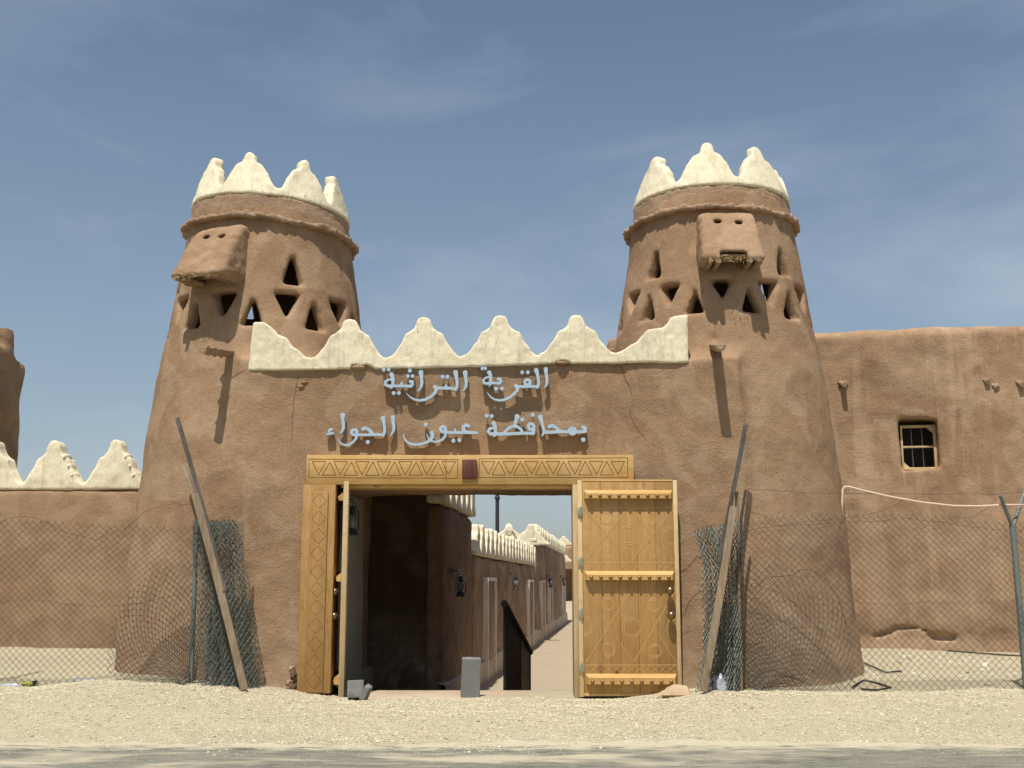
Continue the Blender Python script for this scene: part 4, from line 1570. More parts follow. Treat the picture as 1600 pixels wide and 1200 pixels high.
w0, w1 = rb_at(1413, 733), rb_at(1464, 655)
WX0, WX1, WZ0, WZ1 = rb_local(w0), rb_local(w1), w0.z, w1.z


def carve_right(F, X, Y, Z):
    # window recess
    win = box_sdf(X, Y, Z, (WX0 - 0.01, -0.5, WZ0 - 0.01), (WX1 + 0.02, 0.52, WZ1 + 0.02), 0.03)
    F = smax(F, -win, 0.05)
    # undercut crack and eroded foot
    u0, u1 = rb_local(rb_at(1368, 990)), rb_local(rb_at(1490, 990))
    zc = rb_at(1420, 990).z
    p = np.stack([X[:, 0, 0], np.zeros(X.shape[0]), np.zeros(X.shape[0])], 1)
    wob = (0.05 * vnoise(p, 3.0, 7) + 0.03 * vnoise(p, 8, 8))[:, None, None]
    arch = zc + 0.05 - 0.10 * ((X - (u0 + u1) / 2) / ((u1 - u0) / 2)) ** 2 + wob
    slit = np.maximum(np.maximum(np.abs(Z - arch) - 0.012 - 0.35 * np.abs(wob), Y - 0.07), np.abs(X - (u0 + u1) / 2) - (u1 - u0) / 2)
    F = smax(F, -slit, 0.015)
    foot = np.exp(-((Z - 0.62) / 0.16) ** 2) * 0.03
    return F + foot * (Y < 0.2)


rb = thing('mud_building', (8, 17.2, 0.45), 'tall mud building right of the right tower, rain-streaked, with one small barred window', 'building')
wall_sdf('masonry', 9.5, 5.27, 0.95, 0.04, (RB_A, RB_O), M['mud_right'], rb, 88, 0.16, [(0.035, 0.8), (0.018, 2.3), (0.009, 6), (0.005, 14)], carve_right)


def rbw(x, y, z):
    return (RB_O[0] + x * rbc - y * rbs, RB_O[1] + x * rbs + y * rbc, z)


def rb_box(m_, lo, hi, bev=0.004):
    n0 = set(m_.bm.verts)
    m_.box(lo, hi, bev)
    for v in m_.bm.verts:
        if v not in n0:
            v.co = Vector(rbw(*v.co))


ym = 0.17
m_ = MB()
rb_box(m_, (WX0 - 0.03, 0.44, WZ0 - 0.03), (WX1 + 0.03, 0.50, WZ1 + 0.03), 0)
win = ob('window', m_.mesh('window'), M['dark_in'], rb)
fw = 0.040
for nm, lo_, hi_, mat in (('frame_bar', (WX0, ym, WZ0), (WX0 + fw * 0.7, ym + 0.06, WZ1 - 0.06), 'pine_pale'), ('frame_bar', (WX1 - fw, ym, WZ0), (WX1, ym + 0.06, WZ1 - 0.06), 'pine_pale'),
                          ('frame_bar', (WX0 + fw * 0.7 + 0.001, ym + 0.003, WZ1 - 0.06 - fw), (WX1 - fw - 0.001, ym + 0.057, WZ1 - 0.06), 'pine_pale'),
                          ('frame_bar', (WX0 + fw * 0.7 + 0.001, ym + 0.003, WZ0), (WX1 - fw - 0.001, ym + 0.057, WZ0 + fw), 'pine_pale'),
                          ('mullion', (WX0 + fw * 0.7 + 0.001, ym + 0.005, (WZ0 + WZ1) / 2 - 0.035), (WX1 - fw - 0.001, ym + 0.05, (WZ0 + WZ1) / 2 - 0.005), 'pine_pale')):
    m_ = MB()
    rb_box(m_, lo_, hi_)
    ob(nm, m_.mesh(nm, angle=R(40)), M[mat], win)
for q in (0.34, 0.64):
    x_ = WX0 + (WX1 - WX0) * q
    ob('bar', MB().tube([rbw(x_, ym + 0.075, WZ0), rbw(x_ - 0.01, ym + 0.075, WZ1 - 0.06)], 0.008, 8).mesh('bar', smooth=True), M['iron'], win)
for cx_, cz_, sx_, sz_ in ((WX1 - fw, WZ1 - 0.06 - fw, -1, -1), (WX0 + fw * 0.7, WZ0 + fw, 1, 1)):
    m_ = MB()
    a_ = [rbw(cx_, ym + 0.02, cz_), rbw(cx_ + 0.085 * sx_, ym + 0.02, cz_), rbw(cx_, ym + 0.02, cz_ + 0.085 * sz_)]
    b_ = [rbw(cx_, ym + 0.04, cz_), rbw(cx_ + 0.085 * sx_, ym + 0.04, cz_), rbw(cx_, ym + 0.04, cz_ + 0.085 * sz_)]
    m_.hexa(a_, b_)
    ob('corner_brace', m_.mesh('corner_brace'), M['pine_pale'], win)
# spout stubs in the right-hand wall
for px, py, ln in ((1317, 602, 0.13), (1541, 597, 0.06), (1594, 601, 0.08), (1556, 606, 0.04)):
    c = rb_at(px, py)
    x_ = rb_local(c)
    m_ = MB().tube([rbw(x_, 0.2, c.z), rbw(x_, 0.0, c.z), rbw(x_ + 0.01, -ln, c.z - 0.015)], [0.045, 0.047, 0.038], 9)
    ob('spout_stub', m_.mesh('spout_stub', angle=R(50)), M['log'], rb)
    lump('mud_collar', rbw(x_, 0.02, c.z + 0.02), (0.075, 0.05, 0.05), 101, M['mud_right'], rb, 3, 0.35)
# roof block seen between parapet and right tower
wb = at(950, 527, 19.0)
rbk = thing('roof_parapet', (wb.x + 0.6, 19.2, 3.0), 'low brown mud roof block peeping out between cream parapet and right tower', 'parapet')
wall_sdf('masonry', 1.6, wb.z, 0.5, 0.05, (0.0, (wb.x, 19.0)), M['mud_right'], rbk, 91, 0.05, None, None, 0.0)

# ------------------------------------------------------------------ alley beyond the gate
ADIR = math.atan(1 / ADX)                       # heading of the alley


def alley(s_y, off, z):
    """point on the alley's left wall face at distance s_y, off metres out into the alley"""
    return Vector((alley_x(s_y) + off, s_y, z))


def alley_wall(y0, y1, top, label, nm, seed, merl, mh, mscale):
    t = thing('alley_wall', alley(y0, -0.25, ALLEY_Z), label, 'wall', 'left-hand walls along the alley')
    L = (y1 - y0) * math.hypot(1, ADX)
    p0_ = alley(y0, 0, 0)
    wall_sdf('masonry', L, top, 0.30 if y0 < 18 else 0.45, 0.09, (ADIR, (p0_.x, p0_.y)), M['mud_near_shade'] if y0 < 18 else M['mud_alley'], t, seed, 0.13 if y0 < 18 else 0.06, [(0.035, 0.6), (0.02, 1.9), (0.01, 5)], None, ALLEY_Z - 0.2)
    n = max(1, int(round(L / mscale)))
    m0 = 0 if y0 < 18 else 0                  # under the gate roof the wall carries no merlons
    mw = L / n
    ms = [merlon_mesh(mw * 1.02, mh, 0.30, seed + 3 + q, 0.10, 0.03) for q in range(2)]
    for i in range(m0, n):
        c = alley(y0 + (i + 0.5) * (y1 - y0) / n, -0.12, top - 0.01)
        o = place(ms[i % 2], M['cream'], t, 'merlon', c, ADIR, (1, 1, 1 + random.uniform(-0.05, 0.06)))
    # plinth coat at the foot
    xs_ = np.linspace(0, L, 60)
    m_ = MB()
    prev = None
    for q in xs_:
        yy = y0 + q / L * (y1 - y0)
        ht = 0.42 + 0.03 * math.sin(yy * 1.3) + random.uniform(-0.015, 0.015)
        o_ = 0.055 + random.uniform(0, 0.02)
        ring = [m_.bm.verts.new(alley(yy, a_, b_)) for a_, b_ in ((-0.05, ALLEY_Z - 0.05), (o_ + 0.03, ALLEY_Z - 0.05), (o_, ALLEY_Z + ht - 0.03), (-0.05, ALLEY_Z + ht))]
        if prev:
            for k_ in range(3):
                m_.bm.faces.new((prev[k_], prev[k_ + 1], ring[k_ + 1], ring[k_]))
        prev = ring
    ob('plinth', m_.mesh('plinth'), M['plinth'], t)
    return t


aw1 = alley_wall(17.0, 20.7, 2.62, 'tall dark mud wall just inside the gateway, cream merlons along its top', 'near', 110, True, 0.62, 0.62)
aw2 = alley_wall(20.75, 35.8, 1.93, 'low shaded mud wall in mid alley under a row of fluted cream merlons', 'middle', 120, True, 0.60, 0.8)
aw3 = alley_wall(35.9, 55.5, 2.70, 'farthest mud wall on the left of the alley, its merlon row dwindling', 'far', 130, True, 0.55, 0.9)
# wall across the back of the gateway on the left
p_ = alley(17.0, 0, 0)
rt = thing('return_wall', (-1.9, 17.4, ALLEY_Z), 'mud wall with shade in its colour across the back of the gateway, left of the alley', 'wall')
wall_sdf('masonry', 2.15, 3.3, 0.4, 0.06, (0.0, (p_.x - 2.2, 17.12)), M['mud_shade'], rt, 140, 0.04, None, None, ALLEY_Z - 0.2)
# right-hand alley wall
aR = thing('alley_wall', alley(17.2, 3.4, ALLEY_Z), 'plain mud wall on the right of the alley, behind the open door leaf', 'wall')
pr = alley(17.2, 3.35, 0)
wall_sdf('masonry', 31, 2.5, 0.45, 0.12, (ADIR, (pr.x + 0.45, pr.y)), M['mud_right'], aR, 145, 0.06, None, None, ALLEY_Z - 0.2)
# cross wall behind the middle stretch
cw = thing('cross_wall', (-0.5, 36.3, 0), 'cream-crested mud wall crossing behind the low alley wall, one merlon wired at its knob', 'wall')
wall_sdf('masonry', 7.0, 2.60, 0.45, 0.10, (0.0, (-6.3, 36.1)), M['mud_alley'], cw, 150, 0.06, None, None, -0.6)
mk = merlon_mesh(1.25, 0.62, 0.3, 152, 0.08, 0.03, False, 0.10)
mk2 = merlon_mesh(1.2, 0.66, 0.3, 153, 0.08, 0.03)
pm = at(795, 824, 36.3)
place(mk, M['cream'], cw, 'merlon', (pm.x, 36.3, 2.59), 0.0)
for q in range(1, 5):
    place(mk2, M['cream'], cw, 'merlon', (pm.x - 1.22 * q, 36.3, 2.59), 0.0)
pm2 = at(834, 823, 36.1)
place(mk2, M['cream'], cw, 'merlon', (pm2.x - 0.1, 36.05, 2.57), 0.0)
ob('wire', MB().tube([(pm.x - 0.11, 36.13, 3.03), (pm.x, 36.10, 3.0), (pm.x + 0.12, 36.13, 3.03), (pm.x + 0.3, 36.1, 2.7)], 0.012, 5).mesh('wire'), M['black'], cw)
# far end of the alley
fe = thing('far_building', (6, 58, ALLEY_Z), 'small brown building closing the far end of the alley, shaded porch below cream merlons', 'building')
wall_sdf('upper_wall', 14, 3.35, 0.5, 0.12, (0.0, (1.2, 61.0)), M['mud_right'], fe, 155, 0.05, None, None, -0.6)
ob('porch_beam', MB().box((1.2, 57.9, 2.05), (12.0, 58.5, 2.42), 0.03).mesh('porch_beam'), M['mud_right'], fe)
ob('porch_roof', MB().box((1.2, 58.5, 2.2), (12.0, 61.0, 2.40), 0.0).mesh('porch_roof'), M['mud_right'], fe)
for q in range(5):
    ob('porch_pillar', MB().box((3.9 + 2.2 * q, 57.95, -0.5), (4.3 + 2.2 * q, 58.45, 2.05), 0.03).mesh('porch_pillar'), M['mud_right'], fe)
ob('bench', MB().box((1.6, 60.2, -0.45), (11, 60.9, 0.15), 0.03).mesh('bench'), M['mud_alley'], fe)
mf = merlon_mesh(0.9, 0.52, 0.3, 157, 0.10, 0.04)
for q in range(11):
    place(mf, M['cream'], fe, 'merlon', (1.7 + 0.9 * q, 58.2, 2.41), 0.0)
for q in range(12):
    place(mf, M['cream'], fe, 'merlon', (1.8 + 1.0 * q, 61.2, 3.34), 0.0)


# doorways in the alley wall
def alley_door(y0, y1, ztop, wall):
    a_ = [alley(y0, -0.03, ALLEY_Z), alley(y1, -0.03, ALLEY_Z), alley(y1, -0.03, ztop), alley(y0, -0.03, ztop)]
    b_ = [alley(y0, 0.06, ALLEY_Z), alley(y1, 0.06, ALLEY_Z), alley(y1, 0.06, ztop), alley(y0, 0.06, ztop)]
    d = ob('blind_door', MB().hexa(a_, b_).mesh('blind_door'), M['mud_alley'], wall)
    for ya, yb, za, zb_ in ((y0 - 0.10, y0, ALLEY_Z, ztop), (y1, y1 + 0.10, ALLEY_Z, ztop), (y0 - 0.10, y1 + 0.10, ztop + 0.002, ztop + 0.07)):
        a_ = [alley(ya, -0.03, za), alley(yb, -0.03, za), alley(yb, -0.03, zb_), alley(ya, -0.03, zb_)]
        b_ = [alley(ya, 0.10, za), alley(yb, 0.10, za), alley(yb, 0.095, zb_), alley(ya, 0.095, zb_)]
        ob('trim', MB().hexa(a_, b_).mesh('trim'), M['white'], d)


alley_door(22.2, 23.5, 1.45, aw2)
alley_door(32.2, 33.8, 1.42, aw2)
alley_door(37.8, 39.0, 1.40, aw3)
alley_door(42.0, 43.3, 1.35, aw3)
alley_door(52.0, 53.4, 1.35, aw3)

# lanterns
def lantern_proto():
    d = {}
    d['base'] = MB().lathe([(0.085, 0.0), (0.085, 0.02), (0.06, 0.05), (0.06, 0.07), (0.045, 0.085)], n=14).mesh('base', angle=R(40))
    d['glass'] = MB().lathe([(0.042, 0.085), (0.066, 0.14), (0.070, 0.19), (0.055, 0.25), (0.042, 0.27)], n=14).mesh('glass', smooth=True)
    d['cap'] = MB().lathe([(0.055, 0.27), (0.058, 0.285), (0.035, 0.30), (0.035, 0.335), (0.05, 0.345), (0.045, 0.365), (0.01, 0.385)], n=14).mesh('cap', angle=R(40))
    m_ = MB()
    for s in (-1, 1):
        m_.tube([(s * 0.058, 0, 0.05), (s * 0.088, 0, 0.10), (s * 0.088, 0, 0.28), (s * 0.055, 0, 0.33)], 0.008, 6)
    m_.tube([(-0.07, 0, 0.30), (-0.055, 0, 0.40), (0, 0, 0.44), (0.055, 0, 0.40), (0.07, 0, 0.30)], 0.005, 5)
    d['cage'] = m_.mesh('cage', smooth=True)
    m_ = MB()
    m_.tube([(0.0, 0, 0.47), (-0.17, 0, 0.47)], 0.012, 6)
    m_.tube([(0.0, 0, 0.47), (0.0, 0, 0.43)], 0.006, 5)
    m_.tube([(-0.16, 0, 0.47), (-0.155, 0, 0.36), (-0.09, 0, 0.31), (0, 0, 0.32)], 0.006, 5)
    m_.box((-0.19, -0.05, 0.42), (-0.165, 0.05, 0.52), 0.004)
    d['bracket'] = m_.mesh('bracket', angle=R(40))
    return d


LP = lantern_proto()


def lantern(loc, rz, label, sc=1.0):
    t = thing('lantern', loc, label, 'lantern', 'lanterns on the walls', rz)
    t.scale = (sc, sc, sc)
    for nm in ('base', 'glass', 'cap', 'cage', 'bracket'):
        local(t, nm, LP[nm], M['glass'] if nm == 'glass' else M['pole'])


c = alley(17.75, 0.17, 0)
lantern((c.x, c.y, at(703, 932, 17.75).z), R(5), 'oil lantern on the dark wall just inside the gateway', 0.85)
c = alley(27.2, 0.17, 0)
lantern((c.x, c.y, at(796, 922, 27.2).z), R(5), 'oil lantern on the low alley wall between two doorways', 0.85)
c = alley(40.7, 0.17, 0)
lantern((c.x, c.y, at(853, 918, 40.7).z), R(5), 'small distant oil lantern on the far alley wall', 0.9)
c = alley(50.5, 0.17, 0)
lantern((c.x, c.y, at(875, 915, 50.5).z), R(5), 'oil lantern at the farthest corner of the alley', 0.9)
c = Vector((-2.12, 14.92, at(549, 836, 14.92).z))
lantern(tuple(c), R(8), 'dark oil lantern hanging on the grey plaster behind the left door leaf', 1.0)

# lamp post behind the low wall
lp_ = thing('lamp_post', (at(777, 800, 31).x, 31, -0.3), 'slim dark lamp post rising behind the low alley wall', 'lamp post')
zt = at(777, 778, 31).z
ob('pole', MB().lathe([(0.062, -0.3), (0.06, 1.0), (0.052, zt), (0.048, 5.6)], (lp_.location.x, 31, 0), 12).mesh('pole', smooth=True), M['pole'], lp_)
ob('collar', MB().lathe([(0.055, zt - 0.05), (0.075, zt - 0.03), (0.075, zt + 0.03), (0.055, zt + 0.05)], (lp_.location.x, 31, 0), 12).mesh('collar', smooth=True), M['pole'], lp_)
ob('lamp_head', MB().lathe([(0.08, 5.6), (0.2, 5.7), (0.24, 6.0), (0.12, 6.15), (0.03, 6.25)], (lp_.location.x, 31, 0), 12).mesh('lamp_head', smooth=True), M['pole'], lp_)

# black stair balustrade stepping down into the alley
A_, B_ = at(789, 1000, 14.70), at(812, 1000, 15.35)
C_ = at(827, 1000, 16.0)
bal = thing('balustrade', (A_.x, 14.7, 0.0), 'black sheet-metal stair balustrade with sloping top in the middle of the gateway', 'balustrade')
zA, zB, zC = at(789, 946, 14.7).z, at(812, 990, 15.35).z, at(827, 1018, 16.0).z


def plate(a, za, b, zb_, off=0.0, t=0.012, z0=ALLEY_Z - 0.05, nm='panel'):
    d = Vector((b.x - a.x, b.y - a.y, 0)).normalized()
    n = Vector((-d.y, d.x, 0)) * t
    lo_ = [Vector((a.x, a.y, z0)), Vector((b.x, b.y, z0)), Vector((b.x, b.y, zb_)), Vector((a.x, a.y, za))]
    return ob(nm, MB().hexa([p - n for p in lo_], [p + n for p in lo_]).mesh(nm), M['black'], bal)


plate(A_, zA, B_ - (B_ - A_) * 0.01, zB)
plate(B_, zB, C_, zC)
for p, z in ((A_, zA), (C_, zC)):
    ob('post', MB().tube([(p.x, p.y, ALLEY_Z - 0.05), (p.x, p.y, z)], 0.022, 10).mesh('post', smooth=True), M['black'], bal)
ob('post', MB().tube([(B_.x, B_.y, ALLEY_Z - 0.05), (B_.x, B_.y, zB + 0.03)], 0.018, 10).mesh('post', smooth=True), M['black'], bal)
dv = Vector((C_.x - A_.x, C_.y - A_.y, zC - zA)).normalized() * 0.05
ob('handrail', MB().tube([Vector((A_.x, A_.y, zA + 0.01)) - dv, Vector((B_.x, B_.y, zB + 0.015)), Vector((C_.x, C_.y, zC + 0.01)) + dv], 0.045, 14).mesh('handrail', angle=R(50)), M['black'], bal)

# ------------------------------------------------------------------ chain-link fences
def tubes_np(P0, P1, r):
    """three-sided wire pieces between point arrays P0 and P1"""
    d = P1 - P0
    L = np.linalg.norm(d, axis=1, keepdims=True) + 1e-9
    d = d / L
    ref = np.where(np.abs(d[:, 1:2]) < 0.9, np.array([[0, 1.0, 0]]), np.array([[1.0, 0, 0]]))
    u = np.cross(d, ref)
    u /= np.linalg.norm(u, axis=1, keepdims=True) + 1e-9
    w = np.cross(d, u)
    n = len(P0)
    V = np.zeros((n, 6, 3))
    for k in range(3):
        a = 2 * math.pi * k / 3
        o = r * (math.cos(a) * u + math.sin(a) * w)
        V[:, k] = P0 + o
        V[:, 3 + k] = P1 + o
    b = np.arange(n)[:, None] * 6
    Q = np.concatenate([b + np.array([[k, (k + 1) % 3, 3 + (k + 1) % 3, 3 + k]]) for k in range(3)])
    return V.reshape(-1, 3), Q


def chainlink(fn, L, Ht, w=0.042, r=0.0026, keep=None):
    nw, nv = int(L / w), int(Ht / w)
    i, j = np.meshgrid(np.arange(nw), np.arange(nv + 1), indexing='ij')
    u = i * w + ((i + j) % 2) * w
    v = j * w
    P = fn(u.ravel().astype(float), v.ravel().astype(float)).reshape(nw, nv + 1, 3)
    P0, P1 = P[:, :-1].reshape(-1, 3), P[:, 1:].reshape(-1, 3)
    # knuckles along the top
    top = P[:, -1]
    P0 = np.concatenate([P0, top])
    P1 = np.concatenate([P1, top + np.array([0, 0, 0.025])])
    if keep is not None:
        m = keep(P0) & keep(P1)
        P0, P1 = P0[m], P1[m]
    return tubes_np(P0, P1, r)


def nz1(u, s, seed):
    return vnoise(np.stack([u, np.zeros_like(u), np.zeros_like(u)], 1), s, seed)


def nz2(u, v, s, seed):
    return vnoise(np.stack([u, v, np.zeros_like(u)], 1), s, seed)


def add_mesh_part(name, vq, mat, parent):
    o = ob(name, mesh_np(name, vq[0], vq[1], False), mat, parent)
    o['kind'] = 'stuff'
    return o


YFN = 13.34
xl1 = at(304, 940, YFN).x
fl = thing('chain_link_fence', (xl1, YFN, 0.2), 'sagging chain-link fence in front of the left wall and left tower', 'fence', 'chain-link fences beside the gate')
LL = 3.3


def left_sheet(u, v):
    x = xl1 - LL + u
    z0 = groundz(x, np.full_like(x, YFN)) - 0.01
    sag = 0.06 * np.sin(u * 1.7 + 0.4) + 0.05 * nz1(u, 1.2, 3)
    hgt = 1.88 + sag
    z = z0 + v / 2.0 * hgt
    y = YFN + 0.05 * nz2(u, v, 1.2, 4) + 0.03 * np.sin(v * 2)
    x = x + 0.03 * nz2(u, v, 1.5, 5)
    return np.stack([x, y, z], 1)


add_mesh_part('wire_mesh', chainlink(left_sheet, LL + 0.05, 2.0), M['wire'], fl)
# loose second layer fanned out from the post foot
cF = at(300, 1074, 13.28)


def left_fan(u, v):
    a = R(172) - u / 1.9 * R(92)
    rr = 0.08 + v * (0.92 + 0.12 * np.sin(u * 1.2))
    x = cF.x + rr * np.cos(a) * 0.82
    z = cF.z - 0.02 + rr * np.sin(a) * 1.08
    y = 13.26 - 0.12 * np.sin(u * 2.2) + 0.05 * nz2(u, v, 2.0, 6)
    return np.stack([x, y, np.maximum(z, groundz(x, y) + 0.003)], 1)


add_mesh_part('loose_mesh', chainlink(left_fan, 1.9, 1.22), M['wire'], fl)


# bundle of folded mesh leaning beside the post
def bundle_left(u, v):
    t = u / 6.0
    tv = v / 1.95
    fold = np.abs(((t * 19) % 2) - 1)
    x0 = -3.54 + t * 0.60
    x = x0 + tv * (-0.155) - tv * t * 0.16 + (fold - 0.5) * 0.16 + 0.035 * nz2(u * 2, v, 2.5, 8)
    y = 13.32 + (fold - 0.5) * 0.22 + 0.05 * nz2(u, v, 3.0, 9)
    z = 0.20 + v + 0.02 * nz1(u, 7, 10)
    return np.stack([x, y, z], 1)


bl = add_mesh_part('folded_mesh', chainlink(bundle_left, 6.0, 1.95, 0.042, 0.0029), M['wire_green'], fl)
ptop, pbot = at(308, 812, 13.32), at(298, 1076, 13.32)
ob('post', MB().tube([pbot - Vector((0, 0, 0.15)), ptop], 0.026, 12).mesh('post', angle=R(50)), M['green_pipe'], fl)
# post off to the left that carries the next bay
xp = -6.32
m_ = MB().tube([(xp, YFN, -0.1), (xp, YFN, 2.35)], 0.032, 12)
ob('post', m_.mesh('post', smooth=True), M['green_pipe'], fl)
for s in (-1, 1):
    ob('barb_arm', MB().tube([(xp, YFN, 2.3), (xp + 0.05 * s, YFN + 0.3 * s, 2.75)], 0.02, 8).mesh('barb_arm', smooth=True), M['green_pipe'], fl)


def strand(pxs, Y, r, mat, parent, name='strand', wob=1.2):
    pts = []
    for a, b in zip(pxs, pxs[1:]):
        n = max(2, int(abs(b[0] - a[0]) / 10))
        for i in range(n):
            t = i / n
            pts.append(at(a[0] + (b[0] - a[0]) * t, a[1] + (b[1] - a[1]) * t + random.uniform(-wob, wob), Y + random.uniform(-0.01, 0.01)))
    pts.append(at(pxs[-1][0], pxs[-1][1], Y))
    return ob(name, MB().tube(pts, r, 5).mesh(name, smooth=True), mat, parent)


strand([(-20, 822), (30, 806), (55, 808), (110, 835), (150, 842), (195, 826), (225, 800), (255, 788), (285, 787), (303, 790)], 13.33, 0.0028, M['rust'], fl)
strand([(-20, 945), (40, 936), (90, 942), (160, 948), (210, 945), (250, 935), (280, 928)], 13.33, 0.0026, M['rust'], fl)
strand([(262, 852), (280, 840), (300, 822), (305, 815)], 13.33, 0.0026, M['rust'], fl)

# right fence
xr0 = at(1160, 940, YFN).x
fr = thing('chain_link_fence', (xr0, YFN, 0.2), 'chain-link fence across the foot of the right tower and the right-hand building', 'fence', 'chain-link fences beside the gate')
LR = 3.75


def right_sheet(u, v):
    x = xr0 + u
    z0 = groundz(x, np.full_like(x, YFN)) - 0.01
    hgt = 2.0 + 0.05 * np.sin(u * 1.3) + 0.04 * nz1(u, 1.4, 13)
    z = z0 + v / 2.0 * hgt
    y = YFN + 0.04 * nz2(u, v, 1.2, 14)
    x = x + 0.025 * nz2(u, v, 1.5, 15)
    return np.stack([x, y, z], 1)


add_mesh_part('wire_mesh', chainlink(right_sheet, LR, 2.0), M['wire'], fr)
cG = at(1172, 1086, 13.28)


def right_fan(u, v):
    a = R(4) + u / 2.0 * R(96)
    rr = 0.10 + v * (1.0 + 0.10 * np.sin(u * 1.7))
    x = cG.x + rr * np.cos(a) * 0.80
    z = cG.z - 0.02 + rr * np.sin(a)
    y = 13.26 - 0.12 * np.sin(u * 2.0) + 0.05 * nz2(u, v, 2.0, 16)
    return np.stack([x, y, np.maximum(z, groundz(x, y) + 0.003)], 1)


add_mesh_part('loose_mesh', chainlink(right_fan, 2.0, 1.40), M['wire'], fr)


def bundle_right(u, v):
    t = u / 4.9
    tv = v / 2.0
    fold = np.abs(((t * 19) % 2) - 1)
    xa = 2.13 + t * 0.50
    xb = 2.16 + t * 0.52
    x = xa + (xb - xa) * tv + 0.12 * np.sin(np.pi * tv) * (1 - t) + (fold - 0.5) * 0.14 + 0.03 * nz2(u * 2, v, 2.5, 18)
    y = 13.32 + (fold - 0.5) * 0.20 + 0.05 * nz2(u, v, 3.0, 19)
    z = 0.17 + v * (0.94 + 0.06 * t) + 0.02 * nz1(u, 7, 20)
    return np.stack([x, y, z], 1)


add_mesh_part('folded_mesh', chainlink(bundle_right, 4.9, 2.0, 0.042, 0.0029), M['wire_green'], fr)
# leaning Y-topped post at the right edge
pb = at(1606, 1100, 13.34)
pt = at(1582, 818, 13.34)
ob('post', MB().tube([pb - Vector((0, 0, 0.2)), pt], 0.036, 12).mesh('post', angle=R(50)), M['green_pipe'], fr)
ob('barb_arm', MB().tube([pt - Vector((0, 0, 0.05)), at(1563, 774, 13.25)], [0.024, 0.022], 10).mesh('barb_arm', angle=R(50)), M['green_pipe'], fr)
ob('barb_arm', MB().tube([pt - Vector((0, 0, 0.05)), at(1602, 765, 13.5)], [0.024, 0.022], 10).mesh('barb_arm', angle=R(50)), M['green_pipe'], fr)
strand([(1168, 764), (1250, 769), (1320, 771), (1450, 772), (1560, 772), (1620, 768)], 13.32, 0.003, M['rust'], fr)
strand([(1165, 800), (1185, 803), (1200, 810), (1215, 823), (1260, 815), (1310, 812), (1340, 806), (1380, 798), (1410, 782), (1450, 775), (1462, 782), (1480, 808), (1520, 808), (1545, 792), (1562, 775)], 13.32, 0.0026, M['rust'], fr)
strand([(1160, 830), (1210, 822), (1300, 818), (1420, 810), (1560, 828), (1620, 830)], 13.33, 0.0024, M['rust'], fr)
strand([(1280, 945), (1330, 940), (1400, 946), (1450, 940), (1510, 943), (1560, 940)], 13.33, 0.0026, M['rust'], fr)
strand([(1170, 925), (1200, 902), (1240, 898), (1252, 890), (1268, 890), (1290, 905), (1310, 935), (1322, 975)], 13.24, 0.0045, M['rust'], fr, 'strand', 0.6)
strand([(1062, 853), (1072, 838), (1080, 832), (1088, 830)], 13.5, 0.003, M['rust'], fr)
# conduit looped along the fence top
cd = [at(1317, 806, 13.30), at(1316, 785, 13.30), at(1317, 764, 13.30), at(1320, 760.5, 13.30), at(1326, 760.5, 13.30)]
for px, py in ((1350, 767), (1390, 776), (1440, 785), (1490, 790.5), (1530, 791), (1570, 789), (1600, 789)):
    cd.append(at(px, py, 13.30))
tag(ob('conduit', MB().tube(cd, 0.0125, 8).mesh('conduit', smooth=True), M['hose']), 'bent beige plastic conduit strung along the top of the right fence', 'conduit')

# ------------------------------------------------------------------ leaning timbers
def timber(name, a, b, w, t, label, mat, nseg=6, bow=0.01, cat='plank', group='old timbers leaning beside the gate'):
    a, b = Vector(a), Vector(b)
    d = (b - a).normalized()
    s = Vector((1, 0, 0)) - d * d.x
    s.normalize()
    n = d.cross(s)
    m_ = MB()
    rings = []
    for i in range(nseg + 1):
        q = i / nseg
        c = a + (b - a) * q + s * bow * math.sin(math.pi * q) + n * bow * 0.5 * math.sin(2 * math.pi * q)
        ww, tt = w * (1 + random.uniform(-0.05, 0.05)) / 2, t / 2
        rings.append([m_.bm.verts.new(c + s * sx * ww + n * sy * tt) for sx, sy in ((-1, -1), (1, -1), (1, 1), (-1, 1))])
    for p, q in zip(rings, rings[1:]):
        for k in range(4):
            m_.bm.faces.new((p[k], p[(k + 1) % 4], q[(k + 1) % 4], q[k]))
    m_.bm.faces.new(rings[0])
    m_.bm.faces.new(rings[-1])
    es = [e for e in m_.bm.edges]
    bmesh.ops.bevel(m_.bm, geom=es, offset=0.004, segments=1, affect='EDGES')
    return tag(ob(name, m_.mesh(name), mat), label, cat, group)


timber('plank', at(382, 1078, 13.02), at(305, 772, 13.10), 0.085, 0.04, 'weathered pale plank leaning against the folded mesh left of the gate', M['old_wood'])
timber('slat', at(352, 925, 13.05), at(277, 653, 13.55), 0.050, 0.03, 'long thin greyed slat rising past the left plank against the left tower', M['grey_wood'], cat='slat')
timber('slat', at(318, 830, 13.30), at(288, 729, 13.58), 0.050, 0.03, 'short brown slat behind the greyed slat on the left tower', M['old_wood'], cat='slat')
timber('plank', at(1099, 1081, 13.02), at(1146, 792, 13.12), 0.085, 0.045, 'weathered pale plank leaning against the folded mesh right of the gate', M['old_wood'])
timber('slat', at(1122, 880, 13.08), at(1165, 664, 13.52), 0.052, 0.03, 'long thin greyed slat rising past the right plank against the right tower', M['grey_wood'], cat='slat')
tag(ob('stake', MB().tube([at(1158, 1078, 13.36), at(1151, 768, 13.38)], [0.024, 0.022], 8).mesh('stake', angle=R(50)), M['log']), 'light round stake standing in the folded mesh right of the gate', 'stake', 'stakes in the right-hand mesh')
